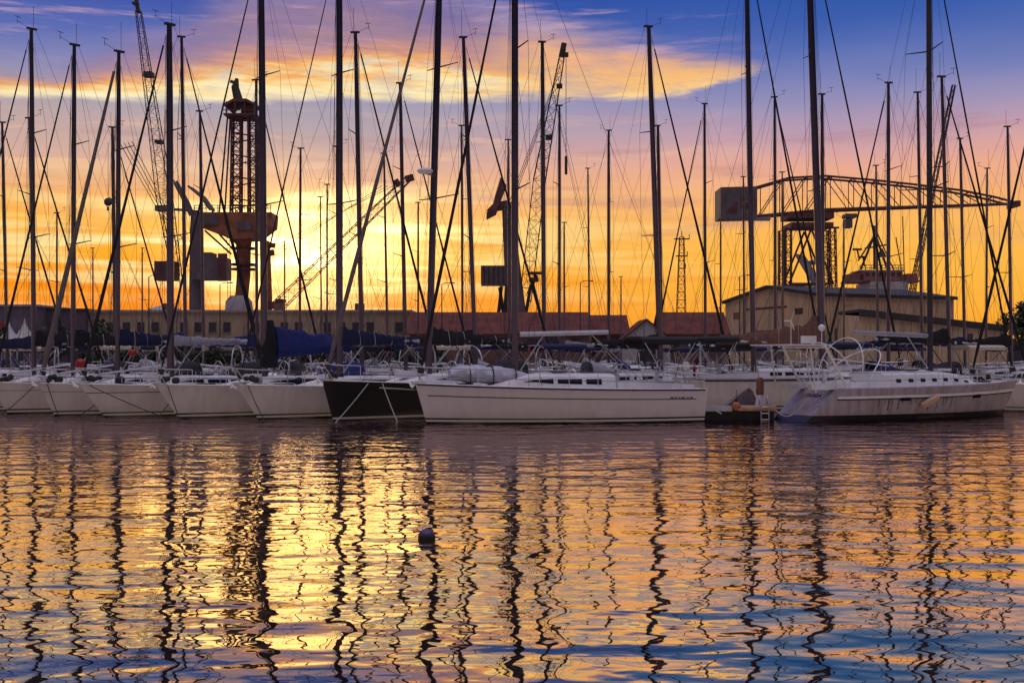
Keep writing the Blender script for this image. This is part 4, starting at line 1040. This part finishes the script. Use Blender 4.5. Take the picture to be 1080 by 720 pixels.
# radio pylon
D = 220; u = D/F
T = thing('radio_pylon', 'slim orange lattice pylon with crossarms above the red roofs', 'pylon', Vector((X(718, D), D, 1.1))); T0 = T.location.copy()
m = MB(); m.lattice(Vector((0, 0, 0)), L_(719, 250), 2.2, .8, 16, .04, rc=.08); obj('lattice_tower', m, CRO, T)
for py, w_ in ((252, 16), (270, 12), (283, 8)): m = MB(); m.box(L_(719, py), (w_*u, .5, .22)); m.tube([L_(719+w_/2, py), L_(719+w_/2, py-5)], .08, 4); obj('crossarm', m, CRO, T)
m = MB(); m.tube([L_(719, 250), L_(719, 244)], .08, 4); obj('antenna', m, CRD, T)
# street lamps along the quay
for i, (px, top, lab) in enumerate(((157, 292, 'thin lamp post before the domed hall'), (232, 300, 'thin lamp post left of the crane base cone'), (466, 300, 'thin lamp post at the left end of the red roof'),
                           (612, 298, 'thin lamp post above the long red roof right end'), (780, 292, 'thin lamp post at the ochre warehouse left corner'))):
    D = 132; T = thing('street_lamp', lab, 'street lamp', Vector((X(px, D), D, 1.1)), 0, 'lamp posts on the quay')
    h = Zt(top, D)-1.1
    m = MB(); m.tube([(0, 0, 0), (0, 0, h), (.4, 0, h+.2), (1.0, 0, h+.22)], [.09, .06, .05, .04], 6); obj('pole', m, CRD, T, True)
    m = MB(); m.box((1.2, 0, h+.2), (.6, .25, .12)); obj('lamp_head', m, CRD, T)

# ------------------------------------------------------------------ ground and water
m = MB(); m.add([(-2500, 122, 1.1), (2500, 122, 1.1), (2500, 6000, 1.1), (-2500, 6000, 1.1), (-2500, 122, -3), (2500, 122, -3)], [(0, 1, 2, 3), (4, 5, 1, 0)])
o = obj('quay_ground', m, CONC); o['kind'] = 'structure'
m = MB(); m.add([(-3000, -400, 0), (3000, -400, 0), (3000, 123, 0), (-3000, 123, 0)], [(0, 1, 2, 3)])
WM = bpy.data.materials.new('harbour_water'); WM.use_nodes = True
o = obj('water', m, WM); o['kind'] = 'structure'

class E:
    """small wrapper to write node maths as expressions"""
    def __init__(s, nt, sock): s.nt = nt; s.k = sock
    def _m(s, op, *a, clamp=False):
        n = s.nt.nodes.new('ShaderNodeMath'); n.operation = op; n.use_clamp = clamp
        for i, x in enumerate((s,)+a):
            if isinstance(x, E): s.nt.links.new(x.k, n.inputs[i])
            else: n.inputs[i].default_value = float(x)
        return E(s.nt, n.outputs[0])
    def __add__(s, o): return s._m('ADD', o)
    __radd__ = __add__
    def __sub__(s, o): return s._m('SUBTRACT', o)
    def __rsub__(s, o): return s._m('MULTIPLY', -1)+o
    def __mul__(s, o): return s._m('MULTIPLY', o)
    __rmul__ = __mul__
    def __truediv__(s, o): return s._m('DIVIDE', o)
    def exp(s): return s._m('EXPONENT')
    def sq(s): return s._m('MULTIPLY', s)
    def smooth(s, a, b):
        n = s.nt.nodes.new('ShaderNodeMapRange'); n.interpolation_type = 'SMOOTHSTEP'
        s.nt.links.new(s.k, n.inputs['Value'])
        lo, hi, r0, r1 = (a, b, 0, 1) if a < b else (b, a, 1, 0)
        n.inputs['From Min'].default_value = lo; n.inputs['From Max'].default_value = hi
        n.inputs['To Min'].default_value = r0; n.inputs['To Max'].default_value = r1
        return E(s.nt, n.outputs['Result'])
    def ramp(s, stops, interp='LINEAR'):
        n = s.nt.nodes.new('ShaderNodeValToRGB'); cr = n.color_ramp; cr.interpolation = interp
        while len(cr.elements) < len(stops): cr.elements.new(.5)
        for e, (p, c) in zip(cr.elements, stops): e.position = p; e.color = (*c, 1) if not isinstance(c, (int, float)) else (c, c, c, 1)
        s.nt.links.new(s.k, n.inputs['Fac']); return E(s.nt, n.outputs['Color'])
def vec(nt, x, y, z=0):
    n = nt.nodes.new('ShaderNodeCombineXYZ')
    for i, v in enumerate((x, y, z)):
        if isinstance(v, E): nt.links.new(v.k, n.inputs[i])
        else: n.inputs[i].default_value = v
    return E(nt, n.outputs[0])
def noi(nt, v, scale=1.0, detail=3.0, rough=.5, dist=0.0):
    n = nt.nodes.new('ShaderNodeTexNoise'); n.inputs['Scale'].default_value = scale; n.inputs['Detail'].default_value = detail
    n.inputs['Roughness'].default_value = rough; n.inputs['Distortion'].default_value = dist
    nt.links.new(v.k, n.inputs['Vector']); return E(nt, n.outputs['Fac'])
def mixc(nt, f, a, b, blend='MIX'):
    n = nt.nodes.new('ShaderNodeMix'); n.data_type = 'RGBA'; n.blend_type = blend
    for i, x in ((0, f), (6, a), (7, b)):
        if isinstance(x, E): nt.links.new(x.k, n.inputs[i])
        elif i == 0: n.inputs[0].default_value = x
        else: n.inputs[i].default_value = (*x, 1)
    return E(nt, n.outputs[2])

# water: nearly still, long low ripples
nt = WM.node_tree; nt.nodes.remove(nt.nodes['Principled BSDF']); out = nt.nodes['Material Output']
tc = nt.nodes.new('ShaderNodeTexCoord'); sx = nt.nodes.new('ShaderNodeSeparateXYZ'); nt.links.new(tc.outputs['Object'], sx.inputs[0])
wx, wy = E(nt, sx.outputs['X']), E(nt, sx.outputs['Y'])
h1 = noi(nt, vec(nt, wx*.52, wy*1.0, 3.1), 1.0, 1.0, .4, .25)
h2 = noi(nt, vec(nt, wx*1.3, wy*2.0, 9.4), 1.0, 1.5, .45, .3)
h3 = noi(nt, vec(nt, wx*3.4, wy*5.5, 1.7), 1.0, 1.0, .4)
pat_ = noi(nt, vec(nt, wx*.07, wy*.12, 77), 1, 2, .5).smooth(.35, .68)
far_ = wy.smooth(13, 30)*(pat_*.7+.5)
hh = h1*.046+h2*(far_*.022+.016)+h3*(far_*.006+pat_*.0022+.0022)
bp = nt.nodes.new('ShaderNodeBump'); bp.inputs['Strength'].default_value = 1; bp.inputs['Distance'].default_value = 1
nt.links.new(hh.k, bp.inputs['Height'])
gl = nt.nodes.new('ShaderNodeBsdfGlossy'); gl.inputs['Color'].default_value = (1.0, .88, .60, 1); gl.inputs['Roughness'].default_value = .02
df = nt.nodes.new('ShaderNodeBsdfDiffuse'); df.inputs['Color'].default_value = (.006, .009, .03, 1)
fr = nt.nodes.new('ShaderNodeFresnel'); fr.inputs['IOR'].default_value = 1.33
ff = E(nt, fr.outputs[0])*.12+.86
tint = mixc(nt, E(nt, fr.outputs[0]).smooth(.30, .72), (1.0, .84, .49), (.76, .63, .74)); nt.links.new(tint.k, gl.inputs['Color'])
ms = nt.nodes.new('ShaderNodeMixShader')
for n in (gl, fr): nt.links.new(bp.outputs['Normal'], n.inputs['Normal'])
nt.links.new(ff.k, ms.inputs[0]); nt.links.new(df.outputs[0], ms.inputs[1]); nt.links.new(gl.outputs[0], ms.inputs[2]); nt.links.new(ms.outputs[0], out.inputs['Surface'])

# ------------------------------------------------------------------ sky
SUN_AZ, SUN_EL = math.degrees(math.atan((300-540)/F)), 5.2
w = bpy.data.worlds.new('World'); S.world = w; w.use_nodes = True; nt = w.node_tree
for n in list(nt.nodes): nt.nodes.remove(n)
out = nt.nodes.new('ShaderNodeOutputWorld')
tc = nt.nodes.new('ShaderNodeTexCoord'); sx = nt.nodes.new('ShaderNodeSeparateXYZ'); nt.links.new(tc.outputs['Generated'], sx.inputs[0])
dx, dy, dz_ = [E(nt, sx.outputs[k]) for k in 'XYZ']
az = dx._m('ARCTAN2', dy)*(180/math.pi); el = dz_._m('ARCSINE')*(180/math.pi)
EL = lambda py, px=540: math.degrees(math.atan((HOR-py)/F*math.cos(math.atan((px-PXC)/F))))
AZ = lambda px: math.degrees(math.atan((px-PXC)/F))
# slow billowing of everything so that no band is ruled
wob = (noi(nt, vec(nt, az*.09, el*.30, 2), 1, 3, .5)-.5)
elw = el+wob*1.6
t = (elw/60)._m('MAXIMUM', 0)
pos = lambda e: e/60
left = [(0, (208, 92, 4)), (2.1, (246, 130, 4)), (3.6, (253, 150, 6)), (5, (255, 168, 22)), (6.4, (253, 180, 60)), (7.8, (243, 176, 106)), (9.2, (217, 173, 152)), (10.6, (190, 164, 163)), (12, (166, 158, 172)), (13.4, (140, 138, 180)), (15, (84, 104, 178)), (17, (44, 76, 165)), (21, (30, 60, 145)), (32, (48, 70, 145)), (60, (85, 90, 150))]
right = [(0, (236, 146, 36)), (2.1, (253, 172, 54)), (3.6, (254, 180, 64)), (5, (253, 184, 76)), (6.4, (251, 182, 92)), (7.8, (246, 176, 114)), (9.2, (232, 168, 148)), (10.6, (196, 157, 172)), (12, (152, 144, 184)), (13.4, (114, 124, 182)), (14.7, (84, 107, 178)), (16, (58, 92, 172)), (17.4, (38, 82, 166)), (20, (20, 62, 146)), (32, (35, 65, 140)), (60, (80, 88, 150))]
cL = t.ramp([(pos(a), lin(c)) for a, c in left]); cR = t.ramp([(pos(a), lin(c)) for a, c in right])
sky = mixc(nt, az.smooth(-16, 18), cL, cR)
# low streaks of lit cloud round the sun
st1 = noi(nt, vec(nt, az*.085+el*.05, el*1.05, 7), 1, 4, .55).smooth(.47, .62)
st2 = noi(nt, vec(nt, az*.07-el*.03, el*2.3, 1), 1, 4, .55).smooth(.50, .72)
envA = ((az+13)/17).sq(); envE = ((el-5.4)/2.6).sq()
env = ((envA+envE)*-1).exp()
sky = mixc(nt, (st1*.9+st2*.5)._m('MINIMUM', 1)*env, sky, lin((255, 240, 170)))
dk = noi(nt, vec(nt, az*.08, el*1.7, 21), 1, 3, .5).smooth(.52, .74)*(((az+13)/22).sq()*-1-((el-4.2)/2.4).sq()).exp()
sky = mixc(nt, dk*.75, sky, lin((226, 112, 10)))
mt_ = noi(nt, vec(nt, az*.13+el*.08, el*1.15, 41), 1, 6, .62, .4).smooth(.50, .70)*el.smooth(5.5, 8)*el.smooth(12.6, 10.5)
sky = mixc(nt, mt_*.55*az.smooth(16, 2), sky, lin((250, 196, 150)))
mk_ = noi(nt, vec(nt, az*.11-el*.07, el*1.0, 53), 1, 6, .62, .4).smooth(.50, .72)*el.smooth(4.5, 7)*el.smooth(13, 11)
sky = mixc(nt, mk_*.5, sky, lin((176, 128, 132)))
# glow of the hidden sun
def glow(a0, e0, sa, se): return ((((az-a0)/sa).sq()+((el-e0)/se).sq())*-1).exp()
def addc(f, col):
    global sky
    n = nt.nodes.new('ShaderNodeMix'); n.data_type = 'RGBA'; n.blend_type = 'ADD'; n.clamp_factor = False
    nt.links.new(f.k, n.inputs[0]); nt.links.new(sky.k, n.inputs[6]); n.inputs[7].default_value = (*col, 1); sky = E(nt, n.outputs[2])
addc(glow(-9.6, 5.4, 4.6, 2.0)*(st1*.55+.45), (4.2, 3.0, 1.35))
addc(glow(-13.2, 3.2, 2.2, 1.1)*.5, (.7, .5, .2))
addc(glow(-10, 5, 6, 2.4)*.30*(st1*.7+.3), (.6, .36, .08))
# the cloud bank
ta = ((az+30)/60)
def edge(pts):
    return ta.ramp([((AZ(px)+30)/60, EL(py, px)/30) for px, py in pts])*30
lo = edge([(0, 101), (100, 104), (300, 108), (450, 106), (560, 104), (665, 107), (720, 101), (780, 86), (820, 66)])
hi = edge([(0, 60), (60, 66), (110, 46), (160, 28), (205, 8), (265, -25), (450, -30), (500, -12), (545, 12), (600, 26), (680, 36), (740, 50), (790, 56), (820, 68)])
n1 = noi(nt, vec(nt, az*.16, el*.55, 5), 1, 5, .55)-.5
n2 = noi(nt, vec(nt, az*.10+el*.16, el*.9, 13), 1, 5, .6)-.5
n3 = noi(nt, vec(nt, az*.26+el*.22, el*1.3, 17), 1, 6, .68, .6)-.5
f = (el-lo)/((hi-lo)._m('MAXIMUM', .05))
m_lo = (el-lo+n1*1.5+n3*.7*az.smooth(-2, 8)).smooth(-.15, .3); m_hi = (hi-el+n2*4.0).smooth(-.5, 1.3)
side = (az+n3*5.0).smooth(14.5, 10.0)
cm = m_lo*m_hi*side*az.smooth(-40, -30)
fc = f+n2*.8+n3*.85*f.smooth(.05, .35)
cl = fc.ramp([(0, lin((255, 244, 208))), (.15, lin((255, 230, 168))), (.25, lin((246, 178, 98))), (.36, lin((214, 148, 118))), (.52, lin((166, 130, 146))), (.78, lin((138, 118, 158))), (1, lin((128, 120, 172)))])
cr_ = fc.ramp([(0, lin((255, 216, 150))), (.22, lin((250, 196, 124))), (.5, lin((246, 186, 118))), (.72, lin((232, 172, 138))), (1, lin((170, 150, 176)))])
cloud = mixc(nt, az.smooth(-3, 2.5), cl, cr_)
dens = (n3*2.2+n1*1.0+.92)._m('MINIMUM', 1)._m('MAXIMUM', 0)
sky = mixc(nt, cm*dens, sky, cloud)
# a few thin wisps above it
ws = noi(nt, vec(nt, az*.12-el*.10, el*1.3, 31), 1, 6, .65).smooth(.52, .72)*el.smooth(13, 15)*el.smooth(26, 18)*az.smooth(14, 4)
sky = mixc(nt, ws*.75, sky, lin((205, 165, 180)))
# the sky behind the viewer: unseen fill, lilac low to brighten mast feet, dark above, bright zenith added for decks
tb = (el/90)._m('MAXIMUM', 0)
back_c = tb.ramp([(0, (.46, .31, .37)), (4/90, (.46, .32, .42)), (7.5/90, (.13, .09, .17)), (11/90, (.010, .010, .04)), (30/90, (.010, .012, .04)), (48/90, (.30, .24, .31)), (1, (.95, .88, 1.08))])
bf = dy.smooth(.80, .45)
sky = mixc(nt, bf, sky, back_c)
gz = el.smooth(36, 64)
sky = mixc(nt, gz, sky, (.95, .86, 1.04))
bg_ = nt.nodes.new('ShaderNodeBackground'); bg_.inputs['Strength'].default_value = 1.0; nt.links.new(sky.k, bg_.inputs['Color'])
ns_ = nt.nodes.new('ShaderNodeTexSky'); ns_.sky_type = 'NISHITA'; ns_.sun_disc = False
ns_.sun_elevation = math.radians(SUN_EL); ns_.sun_rotation = math.radians(SUN_AZ)
bg2 = nt.nodes.new('ShaderNodeBackground'); bg2.inputs['Strength'].default_value = .002; nt.links.new(ns_.outputs[0], bg2.inputs['Color'])
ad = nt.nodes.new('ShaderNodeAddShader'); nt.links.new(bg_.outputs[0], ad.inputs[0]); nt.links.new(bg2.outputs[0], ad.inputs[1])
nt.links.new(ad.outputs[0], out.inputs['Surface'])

sun = bpy.data.lights.new('sun', 'SUN'); sun.energy = .06; sun.angle = math.radians(14); sun.color = (1, .62, .25)
so = bpy.data.objects.new('sun', sun); COL.objects.link(so)
sd = Vector((math.sin(math.radians(SUN_AZ))*math.cos(math.radians(SUN_EL)), math.cos(math.radians(SUN_AZ))*math.cos(math.radians(SUN_EL)), math.sin(math.radians(SUN_EL))))
so.rotation_euler = sd.to_track_quat('Z', 'Y').to_euler(); so.location = (0, 60, 80)

# ------------------------------------------------------------------ camera and render settings
cd = bpy.data.cameras.new('camera'); cd.sensor_width = 36; cd.lens = 36*F/1080; cd.shift_y = (HOR-360)/1080; cd.clip_end = 9000; cd.clip_start = .1
co = bpy.data.objects.new('camera', cd); COL.objects.link(co); co.location = (0, 0, CH); co.rotation_euler = (math.radians(90), 0, 0)
S.camera = co
S.render.engine = 'CYCLES'
S.cycles.use_denoising = True
S.cycles.max_bounces = 5; S.cycles.diffuse_bounces = 2; S.cycles.glossy_bounces = 4
S.cycles.sample_clamp_indirect = 6
S.cycles.pixel_filter_type = 'BLACKMAN_HARRIS'
vs = S.view_settings; vs.view_transform = 'Standard'; vs.look = 'None'; vs.exposure = 0; vs.gamma = 1; vs.use_curve_mapping = False
